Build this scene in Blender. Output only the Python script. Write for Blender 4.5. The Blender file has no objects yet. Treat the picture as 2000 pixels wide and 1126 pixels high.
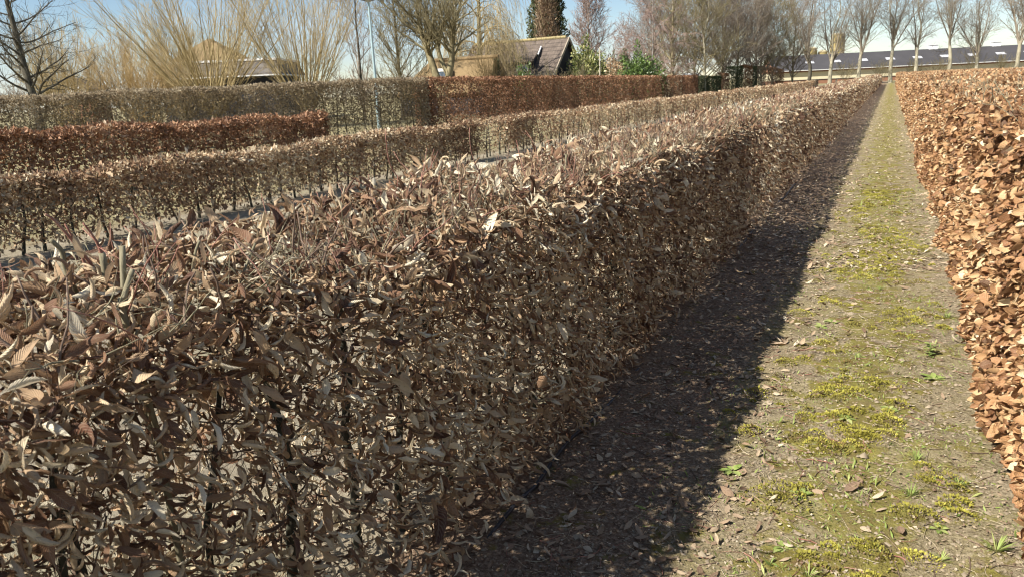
import bpy, math, random
import numpy as np
from mathutils import Matrix, Vector

SC = bpy.context.scene
COL = SC.collection
R = math.radians

# ------------------------------------------------------------------ camera
H = 1.65
def make_camera():
    yaw, pitch, roll = R(27.2), R(15.25), R(2.6)
    fwd = Vector((-math.sin(yaw)*math.cos(pitch), math.cos(yaw)*math.cos(pitch), -math.sin(pitch)))
    r0 = Vector((math.cos(yaw), math.sin(yaw), 0)); u0 = r0.cross(fwd)
    right = r0*math.cos(roll) - u0*math.sin(roll)
    up = u0*math.cos(roll) + r0*math.sin(roll)
    cd = bpy.data.cameras.new('camera'); cam = bpy.data.objects.new('camera', cd); COL.objects.link(cam)
    m = Matrix((right, up, -fwd)).transposed().to_4x4(); m.translation = (0, 0, H)
    cam.matrix_world = m
    cd.sensor_fit = 'HORIZONTAL'; cd.sensor_width = 36; cd.lens = 36*1430/2000
    cd.clip_start = .05; cd.clip_end = 3000
    cd.dof.use_dof = True; cd.dof.focus_distance = 3.2; cd.dof.aperture_fstop = 7.5
    SC.camera = cam
    return np.array(fwd), np.array(right), np.array(up)
FWD, RIGHT, UP = make_camera()

def cam_depth(P):
    """depth along the view axis and whether a point lies in the frame (to choose which leaves become parts)"""
    d = P - np.array([0, 0, H]); z = d @ FWD
    zz = np.maximum(z, .01)
    x = (d @ RIGHT)/zz*1430; y = (d @ UP)/zz*1430
    return z, (z > .2) & (abs(x) < 1010) & (abs(y) < 570)

# ------------------------------------------------------------------ light
SUN_EL, SUN_AZ = R(44), math.atan2(-.56, -.83)          # azimuth clockwise from +Y, towards the sun
w = bpy.data.worlds.new('World'); SC.world = w; w.use_nodes = True
nt = w.node_tree; nt.nodes.clear()
def wn(t, **k):
    n = nt.nodes.new(t)
    for a, v in k.items(): setattr(n, a, v)
    return n
sky = wn('ShaderNodeTexSky', sky_type='NISHITA'); sky.sun_disc = False
sky.sun_elevation = SUN_EL; sky.sun_rotation = SUN_AZ % (2*math.pi); sky.altitude = 0
sky.air_density = 1.0; sky.dust_density = .0; sky.ozone_density = 1.3
tc = wn('ShaderNodeTexCoord'); mp = wn('ShaderNodeMapping'); mp.inputs['Scale'].default_value = (1.6, 1.6, 7.0)
no = wn('ShaderNodeTexNoise'); no.inputs['Scale'].default_value = 2.0; no.inputs['Detail'].default_value = 7; no.inputs['Roughness'].default_value = .58
rp = wn('ShaderNodeValToRGB'); rp.color_ramp.elements[0].position = .43; rp.color_ramp.elements[1].position = .72
rp.color_ramp.elements[1].color = (.52, .52, .52, 1)
mx = wn('ShaderNodeMixRGB'); mx.inputs[2].default_value = (6.6, 7.5, 8.5, 1)
bg = wn('ShaderNodeBackground'); bg.inputs['Strength'].default_value = .058
wo = wn('ShaderNodeOutputWorld')
L = nt.links.new
L(tc.outputs['Generated'], mp.inputs[0]); L(mp.outputs[0], no.inputs['Vector']); L(no.outputs['Fac'], rp.inputs[0])
tn = wn('ShaderNodeMixRGB', blend_type='MULTIPLY'); tn.inputs[0].default_value = 1; tn.inputs[2].default_value = (.92, .97, 1.05, 1)
L(sky.outputs[0], tn.inputs[1]); L(rp.outputs[0], mx.inputs[0]); L(tn.outputs[0], mx.inputs[1]); L(mx.outputs[0], bg.inputs[0]); L(bg.outputs[0], wo.inputs[0])

ld = bpy.data.lights.new('sun', 'SUN'); ld.energy = 5.0; ld.angle = R(.53); ld.color = (1, .945, .85)
lo = bpy.data.objects.new('sun', ld); COL.objects.link(lo)
sd = Vector((math.sin(SUN_AZ)*math.cos(SUN_EL), math.cos(SUN_AZ)*math.cos(SUN_EL), math.sin(SUN_EL)))
lo.rotation_euler = (-sd).to_track_quat('-Z', 'Y').to_euler(); lo.location = sd*50

vs = SC.view_settings
vs.view_transform = 'Standard'; vs.look = 'None'; vs.exposure = 1.03; vs.gamma = 1; vs.use_curve_mapping = False
SC.render.engine = 'CYCLES'
cy = SC.cycles
cy.max_bounces = 8; cy.diffuse_bounces = 6; cy.glossy_bounces = 2; cy.transmission_bounces = 6; cy.transparent_max_bounces = 4
cy.use_denoising = True; cy.denoiser = 'OPENIMAGEDENOISE'; cy.denoising_input_passes = 'RGB_ALBEDO_NORMAL'; cy.denoising_prefilter = 'ACCURATE'
cy.filter_width = 1.05

# ------------------------------------------------------------------ material helper
class MatB:
    def __init__(s, name):
        s.m = bpy.data.materials.new(name); s.m.use_nodes = True
        s.t = s.m.node_tree; s.t.nodes.clear()
        s.out = s.t.nodes.new('ShaderNodeOutputMaterial')
    def n(s, t, **k):
        n = s.t.nodes.new(t)
        for a, v in k.items(): setattr(n, a, v)
        return n
    def l(s, a, b): s.t.links.new(a, b)
    def noise(s, vec, scale, detail=4, rough=.55, dist=0):
        n = s.n('ShaderNodeTexNoise'); n.inputs['Scale'].default_value = scale; n.inputs['Detail'].default_value = detail
        n.inputs['Roughness'].default_value = rough; n.inputs['Distortion'].default_value = dist
        if vec is not None: s.l(vec, n.inputs['Vector'])
        return n.outputs['Fac']
    def ramp(s, fac, stops):
        n = s.n('ShaderNodeValToRGB'); e = n.color_ramp.elements
        while len(e) < len(stops): e.new(.5)
        for q, (p, c) in zip(e, stops):
            q.position = p; q.color = (*c, 1) if len(c) == 3 else c
        s.l(fac, n.inputs[0]); return n.outputs[0]
    def math(s, op, a, b=None, c=None, clamp=False):
        n = s.n('ShaderNodeMath', operation=op, use_clamp=clamp)
        for i, v in enumerate((a, b, c)):
            if v is None: continue
            if isinstance(v, (int, float)): n.inputs[i].default_value = v
            else: s.l(v, n.inputs[i])
        return n.outputs[0]
    def mix(s, f, a, b, bt='MIX'):
        n = s.n('ShaderNodeMixRGB', blend_type=bt)
        for i, v in zip((0, 1, 2), (f, a, b)):
            if isinstance(v, (int, float)): n.inputs[i].default_value = v
            elif isinstance(v, tuple): n.inputs[i].default_value = (*v, 1)
            else: s.l(v, n.inputs[i])
        return n.outputs[0]
    def bump(s, h, strength, dist):
        n = s.n('ShaderNodeBump'); n.inputs['Strength'].default_value = strength; n.inputs['Distance'].default_value = dist
        s.l(h, n.inputs['Height']); return n.outputs[0]
    def bsdf(s, col, rough=.8, spec=.3, normal=None, metal=0, transl=0, link=True):
        p = s.n('ShaderNodeBsdfPrincipled')
        p.inputs['Roughness'].default_value = rough; p.inputs['Metallic'].default_value = metal
        p.inputs['Specular IOR Level'].default_value = spec
        if isinstance(col, tuple): p.inputs['Base Color'].default_value = (*col, 1)
        else: s.l(col, p.inputs['Base Color'])
        if normal is not None: s.l(normal, p.inputs['Normal'])
        o = p.outputs[0]
        if transl:
            t = s.n('ShaderNodeBsdfTranslucent')
            if isinstance(col, tuple): t.inputs[0].default_value = (*col, 1)
            else: s.l(col, t.inputs[0])
            if normal is not None: s.l(normal, t.inputs['Normal'])
            x = s.n('ShaderNodeMixShader'); x.inputs[0].default_value = transl
            s.l(o, x.inputs[1]); s.l(t.outputs[0], x.inputs[2]); o = x.outputs[0]
        if link: s.l(o, s.out.inputs[0])
        return o
    def obj(s): return s.n('ShaderNodeTexCoord').outputs['Object']
    def pos(s): return s.n('ShaderNodeNewGeometry').outputs['Position']

def leaf_material(name, stops, transl=.22, veins=11, veinslant=.55, bump=.6, rough=.55, spec=.25):
    b = MatB(name)
    a0_ = b.n('ShaderNodeAttribute', attribute_name='tint'); a1_ = b.n('ShaderNodeAttribute', attribute_name='tint_i', attribute_type='INSTANCER'); tnt = b.math('ADD', a0_.outputs['Fac'], a1_.outputs['Fac'], clamp=True); uv = b.n('ShaderNodeUVMap')
    sp = b.n('ShaderNodeSeparateXYZ'); b.l(uv.outputs[0], sp.inputs[0])
    u, v = sp.outputs[0], sp.outputs[1]
    av = b.math('ABSOLUTE', b.math('SUBTRACT', v, .5))
    ph = b.math('MULTIPLY', b.math('SUBTRACT', u, b.math('MULTIPLY', av, veinslant)), 2*math.pi*veins)
    s = b.math('SINE', ph)
    base = b.ramp(tnt, stops)
    pn = b.noise(b.pos(), 60, 3)
    base = b.mix(b.math('MULTIPLY', b.math('SUBTRACT', pn, .4, clamp=True), .8), base, b.mix(.5, base, (.55, .42, .25)))
    sp_ = b.noise(b.pos(), 170, 2, .6); base = b.mix(b.math('MULTIPLY', b.math('SUBTRACT', sp_, .58, clamp=True), 5, clamp=True), base, b.mix(.65, base, (.05, .028, .018)))
    mid = b.math('LESS_THAN', av, .035)
    vein = b.math('MULTIPLY', b.math('GREATER_THAN', s, .55), .35)
    base = b.mix(b.math('MAXIMUM', vein, b.math('MULTIPLY', mid, .5)), base, b.mix(.5, base, (.5, .4, .27)))
    nrm = b.bump(b.math('ADD', s, b.math('MULTIPLY', pn, 1.5)), bump, .0012)
    b.bsdf(base, rough, spec, nrm, transl=transl)
    return b.m

M = {}
M['hornbeam'] = leaf_material('hornbeam_leaf', [(0, (.095, .038, .024)), (.25, (.245, .125, .070)), (.5, (.46, .305, .18)), (.75, (.69, .55, .36)), (1, (.84, .755, .57))], transl=.28)
M['beech'] = leaf_material('beech_leaf', [(0, (.10, .042, .02)), (.28, (.265, .12, .052)), (.55, (.45, .245, .112)), (.82, (.63, .425, .225)), (1, (.76, .63, .42))], veins=7, bump=.5, transl=.25, rough=.5)
M['red_beech'] = leaf_material('red_beech_leaf', [(0, (.12, .045, .022)), (.4, (.28, .125, .062)), (.75, (.45, .25, .14)), (1, (.66, .50, .34))], veins=7, transl=.2)
M['olive_horn'] = leaf_material('mossy_hornbeam_leaf', [(0, (.16, .115, .072)), (.4, (.32, .25, .16)), (.75, (.48, .395, .27)), (1, (.65, .565, .42))], transl=.42)
M['litter'] = leaf_material('fallen_leaf', [(0, (.12, .07, .045)), (.35, (.28, .185, .12)), (.7, (.46, .355, .24)), (1, (.64, .56, .42))], transl=.05)
M['evergreen'] = leaf_material('evergreen_leaf', [(0, (.02, .06, .012)), (.5, (.06, .15, .02)), (1, (.16, .28, .05))], transl=.2, bump=.1, rough=.35, spec=.5)
M['laurel_yellow'] = leaf_material('variegated_leaf', [(0, (.05, .10, .02)), (.5, (.20, .24, .06)), (1, (.5, .48, .2))], transl=.2, bump=.1, rough=.4, spec=.5)
M['conifer'] = leaf_material('conifer_spray', [(0, (.012, .03, .012)), (.6, (.03, .065, .022)), (1, (.06, .11, .04))], transl=.1, bump=.2)
M['yew'] = leaf_material('yew_spray', [(0, (.02, .045, .016)), (.6, (.045, .085, .03)), (1, (.085, .14, .05))], transl=.1, bump=.2)
M['weed'] = leaf_material('weed_leaf', [(0, (.10, .17, .03)), (.5, (.21, .30, .06)), (1, (.40, .45, .15))], transl=.25, veins=5, bump=.2)
M['moss'] = leaf_material('moss_frond', [(0, (.15, .10, .02)), (.35, (.20, .19, .02)), (.7, (.33, .31, .03)), (1, (.47, .44, .07))], transl=.25, bump=0, rough=.8)
M['straw'] = leaf_material('dry_grass', [(0, (.16, .11, .07)), (.5, (.36, .29, .18)), (1, (.60, .53, .38))], transl=.05, bump=0, rough=.7)

def bark(name, stops, scale=14, bump=.5):
    b = MatB(name); o = b.obj()
    mpn = b.n('ShaderNodeMapping'); mpn.inputs['Scale'].default_value = (1, 1, .35); b.l(o, mpn.inputs[0])
    f = b.noise(mpn.outputs[0], scale, 6, .62)
    f2 = b.noise(o, scale*.18, 3)
    f = b.math('ADD', b.math('MULTIPLY', f, .65), b.math('MULTIPLY', f2, .35))
    b.bsdf(b.ramp(f, stops), .85, .2, b.bump(f, bump, .01)); return b.m
M['stem'] = bark('hornbeam_bark', [(.3, (.025, .026, .02)), (.5, (.06, .058, .042)), (.7, (.13, .12, .085))], 60)
M['cutstem'] = bark('young_hornbeam_bark', [(.3, (.10, .085, .05)), (.5, (.20, .175, .11)), (.7, (.30, .265, .18))], 60)
M['redtwig'] = bark('young_red_shoot', [(.35, (.16, .06, .045)), (.5, (.30, .15, .11)), (.7, (.42, .29, .21))], 50)
M['twig'] = bark('hedge_twig', [(.35, (.08, .055, .04)), (.5, (.16, .11, .08)), (.7, (.26, .19, .14))], 50)
M['willow'] = bark('willow_shoot_bark', [(.35, (.23, .17, .08)), (.5, (.38, .295, .15)), (.68, (.52, .43, .26))], 3)
M['thicket'] = bark('golden_willow_bark', [(.35, (.23, .16, .075)), (.5, (.38, .27, .13)), (.68, (.50, .39, .22))], 3)
M['darkbark'] = bark('dark_tree_bark', [(.35, (.04, .035, .028)), (.5, (.085, .075, .055)), (.68, (.17, .155, .11))], 8)
M['greybark'] = bark('grey_tree_bark', [(.35, (.125, .098, .075)), (.5, (.245, .20, .155)), (.68, (.37, .32, .255))], 5)
M['olivebark'] = bark('lichened_bark', [(.35, (.10, .082, .045)), (.5, (.215, .18, .10)), (.68, (.36, .315, .19))], 5)
M['pinktwig'] = bark('birch_twig_bark', [(.35, (.15, .10, .08)), (.5, (.28, .20, .165)), (.68, (.40, .32, .27))], 4)
M['birch'] = bark('white_birch_bark', [(.38, (.09, .08, .07)), (.52, (.30, .28, .25)), (.68, (.60, .58, .54))], 4, .2)
M['limebark'] = bark('lime_tree_bark', [(.35, (.19, .17, .12)), (.5, (.35, .315, .225)), (.68, (.50, .47, .36))], 3)
M['limetwig'] = bark('lime_twig_bark', [(.35, (.15, .125, .09)), (.5, (.26, .22, .165)), (.68, (.38, .33, .26))], 3)

def plain(name, col, rough=.7, spec=.3, var=.25, scale=3, metal=0, bump=0):
    b = MatB(name); f = b.noise(b.obj(), scale, 5, .6)
    c = b.mix(f, tuple(x*(1-var) for x in col), tuple(min(1, x*(1+var)) for x in col))
    b.bsdf(c, rough, spec, b.bump(f, .4, bump) if bump else None, metal); return b.m

# ------------------------------------------------------------------ mesh helpers
def link(ob, parent=None, mat=None):
    COL.objects.link(ob)
    if parent is not None: ob.parent = parent
    return ob
def mesh_np(name, V, F, mat, smooth=False, uv=None, tint=None):
    """V (n,3); F list of int arrays (each (f,k))"""
    me = bpy.data.meshes.new(name)
    V = np.asarray(V, np.float32)
    if not isinstance(F, (list, tuple)): F = [F]
    F = [np.asarray(f, np.int32) for f in F if len(f)]
    loops = np.concatenate([f.ravel() for f in F]); tot = np.concatenate([np.full(len(f), f.shape[1], np.int32) for f in F])
    st = np.concatenate([[0], np.cumsum(tot)[:-1]]).astype(np.int32)
    me.vertices.add(len(V)); me.vertices.foreach_set('co', V.ravel())
    me.loops.add(len(loops)); me.loops.foreach_set('vertex_index', loops)
    me.polygons.add(len(tot)); me.polygons.foreach_set('loop_start', st)
    if smooth: me.polygons.foreach_set('use_smooth', np.ones(len(tot), bool))
    if uv is not None:
        l = me.uv_layers.new(name='UVMap'); l.data.foreach_set('uv', np.asarray(uv, np.float32)[loops].ravel())
    if tint is not None:
        a = me.attributes.new('tint', 'FLOAT', 'POINT'); a.data.foreach_set('value', np.asarray(tint, np.float32))
    me.update(calc_edges=True)
    if mat is not None: me.materials.append(mat)
    return me
def obj(name, me, parent=None, kind=None, loc=None):
    o = bpy.data.objects.new(name, me); link(o, parent)
    if kind: o['kind'] = kind
    if loc is not None: o.location = loc
    return o
def thing(name, label, cat, loc=(0, 0, 0), rz=0, group=None):
    o = bpy.data.objects.new(name, None); o.empty_display_size = .2; COL.objects.link(o)
    o.location = loc; o.rotation_euler = (0, 0, rz)
    o['label'] = label; o['category'] = cat
    if group: o['group'] = group
    return o
def nrm(a): return a/np.maximum(np.linalg.norm(a, axis=-1, keepdims=True), 1e-9)

class MB:
    """collects boxes, bars and free faces for one mesh"""
    def __init__(s): s.v, s.f = [], []
    def poly(s, pts):
        i = len(s.v); s.v += [tuple(p) for p in pts]; s.f.append(tuple(range(i, i+len(pts))))
    def box(s, x0, x1, y0, y1, z0, z1):
        i = len(s.v)
        s.v += [(x0,y0,z0),(x1,y0,z0),(x1,y1,z0),(x0,y1,z0),(x0,y0,z1),(x1,y0,z1),(x1,y1,z1),(x0,y1,z1)]
        s.f += [tuple(i+k for k in q) for q in ((0,3,2,1),(4,5,6,7),(0,1,5,4),(1,2,6,5),(2,3,7,6),(3,0,4,7))]
    def slab(s, quad, th):
        """a quad given thickness th downwards along its normal"""
        q = [Vector(p) for p in quad]; n = (q[1]-q[0]).cross(q[2]-q[0]).normalized()
        i = len(s.v); s.v += [tuple(p) for p in q] + [tuple(p-n*th) for p in q]
        k = len(q)
        s.f.append(tuple(i+j for j in range(k))); s.f.append(tuple(i+k+j for j in reversed(range(k))))
        for j in range(k): s.f.append((i+j, i+k+j, i+k+(j+1) % k, i+(j+1) % k))
    def cyl(s, cx, cy, z0, z1, r0, r1, n=20):
        i = len(s.v)
        for z, r in ((z0, r0), (z1, r1)):
            for k in range(n):
                a = 2*math.pi*k/n; s.v.append((cx+r*math.cos(a), cy+r*math.sin(a), z))
        for k in range(n): s.f.append((i+k, i+(k+1) % n, i+n+(k+1) % n, i+n+k))
        s.f.append(tuple(i+n+k for k in range(n))); s.f.append(tuple(i+k for k in reversed(range(n))))
    def build(s, name, mat, parent=None, kind=None):
        me = bpy.data.meshes.new(name); me.from_pydata(s.v, [], s.f); me.materials.append(mat); me.update()
        return obj(name, me, parent, kind)

def tubes(P, Rr, S=3):
    """P (N,K,3) polylines, Rr (N,K) radii -> verts, quads"""
    N, K, _ = P.shape
    T = np.empty_like(P); T[:, 1:-1] = P[:, 2:]-P[:, :-2]; T[:, 0] = P[:, 1]-P[:, 0]; T[:, -1] = P[:, -1]-P[:, -2]
    T = nrm(T)
    d = nrm(P[:, -1]-P[:, 0]); ref = np.where(abs(d[:, 2:3]) < .8, np.array([[0, 0, 1.]]), np.array([[1., 0, 0]]))
    n1 = nrm(ref[:, None]-(T*ref[:, None]).sum(-1, keepdims=True)*T); n2 = np.cross(T, n1)
    a = np.arange(S)*2*np.pi/S
    V = P[:, :, None] + Rr[:, :, None, None]*(np.cos(a)[None, None, :, None]*n1[:, :, None] + np.sin(a)[None, None, :, None]*n2[:, :, None])
    idx = np.arange(N*K*S).reshape(N, K, S); nx = np.roll(idx, -1, 2)
    F = np.stack([idx[:, :-1], nx[:, :-1], nx[:, 1:], idx[:, 1:]], -1).reshape(-1, 4)
    caps = [idx[:, -1].reshape(N, S)] if S > 3 else []
    return V.reshape(-1, 3), F, caps
def tube_mesh(name, groups, mat, smooth=True):
    VV, FF, off = [], [], 0
    for P, Rr, S in groups:
        v, f, caps = tubes(np.asarray(P, float), np.asarray(Rr, float), S)
        VV.append(v); FF.append(f+off)
        for c in caps: FF.append(c+off)
        off += len(v)
    return mesh_np(name, np.concatenate(VV), FF, mat, smooth)

# ------------------------------------------------------------------ leaves
LODS = {
    'A': ([0, .16, .38, .62, .84, 1.0], [.05, .66, 1, .9, .5, .03]),
    'B': ([0, .34, .72, 1.0], [.08, .95, .85, .03]),
    'S': ([0, .5, 1.0], [.06, 1, .04]),
}
def leaf_geo(P, T, N, Ln, W, curl, fold, tint, lod, rng):
    n = len(P)
    T = nrm(T); N = nrm(N-(N*T).sum(-1, keepdims=True)*T); B = np.cross(N, T)
    if lod == 'C':
        c0 = P; c1 = P+T*Ln[:, None]
        m = P+T*(Ln*.5)[:, None]
        up = (np.sin(fold)*W)[:, None]*N; sd_ = (np.cos(fold)*W)[:, None]*B
        V = np.stack([c0, m+sd_+up, c1, m-sd_+up], 1).reshape(-1, 3)
        i = np.arange(n)[:, None]*4
        F = np.concatenate([i+np.array([[0, 1, 2]]), i+np.array([[0, 2, 3]])])
        uv = np.tile([[0, .5], [.5, 1], [1, .5], [.5, 0]], (n, 1)); tt = np.repeat(tint, 4)
        return V, F, uv, tt
    t, wd = map(np.array, LODS[lod]); K = len(t)
    th = curl[:, None]*t[None]**1.2
    dt = np.diff(t); tm = (th[:, 1:]+th[:, :-1])/2
    X = np.concatenate([np.zeros((n, 1)), np.cumsum(np.cos(tm)*dt, 1)], 1); Z = np.concatenate([np.zeros((n, 1)), np.cumsum(np.sin(tm)*dt, 1)], 1)
    c = P[:, None] + Ln[:, None, None]*(X[..., None]*T[:, None]+Z[..., None]*N[:, None])
    nn = np.cos(th)[..., None]*N[:, None]-np.sin(th)[..., None]*T[:, None]
    rp_ = rng.normal(0, .22, (n, K, 2)); f2 = fold[:, None, None]*(1+rp_)
    Wk = (W[:, None]*wd[None])
    e0 = c + Wk[..., None]*(np.cos(f2[..., 0:1])*B[:, None]+np.sin(f2[..., 0:1])*nn)
    e1 = c + Wk[..., None]*(-np.cos(f2[..., 1:2])*B[:, None]+np.sin(f2[..., 1:2])*nn)
    V = np.stack([e0, c, e1], 2).reshape(-1, 3)
    k = np.arange(K-1)[:, None]*3
    q = np.concatenate([k+np.array([[0, 1, 4, 3]]), k+np.array([[1, 2, 5, 4]])])
    F = (np.arange(n)[:, None, None]*K*3+q[None]).reshape(-1, 4)
    uv = np.stack(np.broadcast_arrays(t[:, None], np.array([1, .5, 0])[None]), -1).reshape(-1, 2)
    uv = np.tile(uv, (n, 1)); tt = np.repeat(tint, K*3)
    return V, F, uv, tt
def leaf_mesh(name, sets, mat):
    VV, FF, UU, TT, off = [], [], [], [], 0
    for s in sets:
        V, F, u, t = s
        VV.append(V); FF.append(F+off); UU.append(u); TT.append(t); off += len(V)
    return mesh_np(name, np.concatenate(VV), FF, mat, True, np.concatenate(UU), np.concatenate(TT))

def vnoise1(x, seed, f):
    rg = np.random.default_rng(seed); tab = rg.random(4096); q = x*f+1000; i = np.floor(q).astype(int); r = q-i; r = r*r*(3-2*r)
    return tab[i % 4096]*(1-r)+tab[(i+1) % 4096]*r-.5
def vnoise2(x, y, seed, f):
    rg = np.random.default_rng(seed); tab = rg.random((256, 256)); X = x*f+500; Y = y*f+500
    i = np.floor(X).astype(int); j = np.floor(Y).astype(int); a = X-i; b = Y-j; a = a*a*(3-2*a); b = b*b*(3-2*b)
    g = lambda p, q: tab[p % 256, q % 256]
    return (g(i, j)*(1-a)+g(i+1, j)*a)*(1-b)+(g(i, j+1)*(1-a)+g(i+1, j+1)*a)*b-.5

def leaf_variants(mat, seed, prof, w, n=14, name='leaf', curl=(1.0, .6), fold=(.7, .3), tb=(.15, 1), flat=.15):
    """a few single leaf meshes (48 triangles, unit length along X) that the leaf parts share"""
    rng = np.random.default_rng(seed); out = []
    t = np.array([0, .12, .3, .5, .7, .88, 1.0]); wd = np.array(prof); c = np.array([-1, -.5, 0, .5, 1.])
    for k in range(n):
        cu = rng.normal(*curl)*rng.choice([-1, 1], p=[.3, .7]); fo = abs(rng.normal(*fold)); tw = rng.normal(0, .5)
        if k < flat*n: cu *= .35; fo *= .35
        bite = rng.uniform(.75, 1.1, (7, 2))
        th = cu*t**1.2; tm = (th[1:]+th[:-1])/2; dt = np.diff(t)
        X = np.concatenate([[0], np.cumsum(np.cos(tm)*dt)]); Z = np.concatenate([[0], np.cumsum(np.sin(tm)*dt)])
        V = []
        for i in range(7):
            rip = rng.normal(0, .06, 5)
            for j in range(5):
                a = fo*c[j]*1.3; s = abs(c[j])
                y = math.copysign(1, c[j])*math.sin(abs(a))/(fo*1.3+1e-6); z = (1-math.cos(a))/(fo*1.3+1e-6)
                ww = w*wd[i]*(bite[i, 0] if c[j] < 0 else bite[i, 1]); y, z = y*ww, z*ww+rip[j]*ww
                q = tw*t[i]; y, z = y*math.cos(q)-z*math.sin(q), y*math.sin(q)+z*math.cos(q)
                V.append((X[i]-math.sin(th[i])*z, y, Z[i]+math.cos(th[i])*z))
        i, j = np.meshgrid(np.arange(6), np.arange(4), indexing='ij'); b = (i*5+j).ravel()
        F = np.stack([b, b+1, b+6, b+5], 1)
        uv = [(t[a], .5+.5*c[q]) for a in range(7) for q in range(5)]
        tn = tb[0]+(tb[1]-tb[0])*(k+.5)/n
        out.append(mesh_np(name, np.array(V), F, mat, True, np.array(uv), np.full(35, tn)))
    return out
PROF_H = [.04, .62, .95, 1, .8, .42, .02]
PROF_B = [.05, .7, 1, 1, .82, .42, .03]
def place_leaves(parent, variants, P, T, N, Ln, rng, tint=None):
    T = nrm(T); N = nrm(N-(N*T).sum(-1, keepdims=True)*T); B = np.cross(N, T)
    nv = len(variants)
    for i in range(len(P)):
        k = rng.integers(nv) if tint is None else int(np.clip(tint[i]*nv+rng.normal(0, 1.2), 0, nv-1))
        o = bpy.data.objects.new('leaf', variants[k]); COL.objects.link(o)
        o.parent = parent
        m = Matrix.Identity(4); s = Ln[i]
        for r in range(3): m[r][0], m[r][1], m[r][2], m[r][3] = T[i, r]*s, B[i, r]*s, N[i, r]*s, P[i, r]
        o.matrix_local = m

def instanced_leaves(parent, variants, P, T, N, Ln, wr, tint, rng, name='leaves'):
    """one object: a cloud of points, each carrying one of the leaf shapes (geometry nodes)"""
    T = nrm(T); N = nrm(N-(N*T).sum(-1, keepdims=True)*T); B = np.cross(N, T); n = len(P)
    eul = np.stack([np.arctan2(B[:, 2], N[:, 2]), -np.arcsin(np.clip(T[:, 2], -1, 1)), np.arctan2(T[:, 1], T[:, 0])], 1)
    me = bpy.data.meshes.new(name); me.vertices.add(n); me.vertices.foreach_set('co', np.asarray(P, np.float32).ravel())
    for nm_, tp_, v in (('rot', 'FLOAT_VECTOR', eul), ('scl', 'FLOAT_VECTOR', np.stack([Ln, Ln*wr, Ln*wr], 1)), ('tint_i', 'FLOAT', tint)):
        a = me.attributes.new(nm_, tp_, 'POINT'); a.data.foreach_set('vector' if tp_ == 'FLOAT_VECTOR' else 'value', np.asarray(v, np.float32).ravel())
    a = me.attributes.new('variant', 'INT', 'POINT'); a.data.foreach_set('value', rng.integers(0, len(variants), n).astype(np.int32))
    me.materials.append(variants[0].materials[0])
    o = obj(name, me, parent, 'stuff')
    g = bpy.data.node_groups.new('leaf_scatter', 'GeometryNodeTree'); g.interface.new_socket('Geometry', in_out='INPUT', socket_type='NodeSocketGeometry'); g.interface.new_socket('Geometry', in_out='OUTPUT', socket_type='NodeSocketGeometry')
    gi, go = g.nodes.new('NodeGroupInput'), g.nodes.new('NodeGroupOutput'); ip = g.nodes.new('GeometryNodeInstanceOnPoints'); ip.inputs['Pick Instance'].default_value = True
    j = g.nodes.new('GeometryNodeGeometryToInstance')
    for m_ in reversed(variants):
        oi = g.nodes.new('GeometryNodeObjectInfo'); oi.inputs['Object'].default_value = bpy.data.objects.new('leaf', m_); g.links.new(oi.outputs['Geometry'], j.inputs[0])
    def att(nm_, tp_):
        q = g.nodes.new('GeometryNodeInputNamedAttribute'); q.data_type = tp_; q.inputs['Name'].default_value = nm_; return q.outputs['Attribute']
    g.links.new(gi.outputs[0], ip.inputs['Points']); g.links.new(j.outputs[0], ip.inputs['Instance']); g.links.new(att('variant', 'INT'), ip.inputs['Instance Index'])
    er = g.nodes.new('FunctionNodeEulerToRotation'); g.links.new(att('rot', 'FLOAT_VECTOR'), er.inputs[0]); g.links.new(er.outputs[0], ip.inputs['Rotation']); g.links.new(att('scl', 'FLOAT_VECTOR'), ip.inputs['Scale'])
    g.links.new(ip.outputs[0], go.inputs[0])
    md = o.modifiers.new('leaf_scatter', 'NODES'); md.node_group = g
    return o

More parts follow.
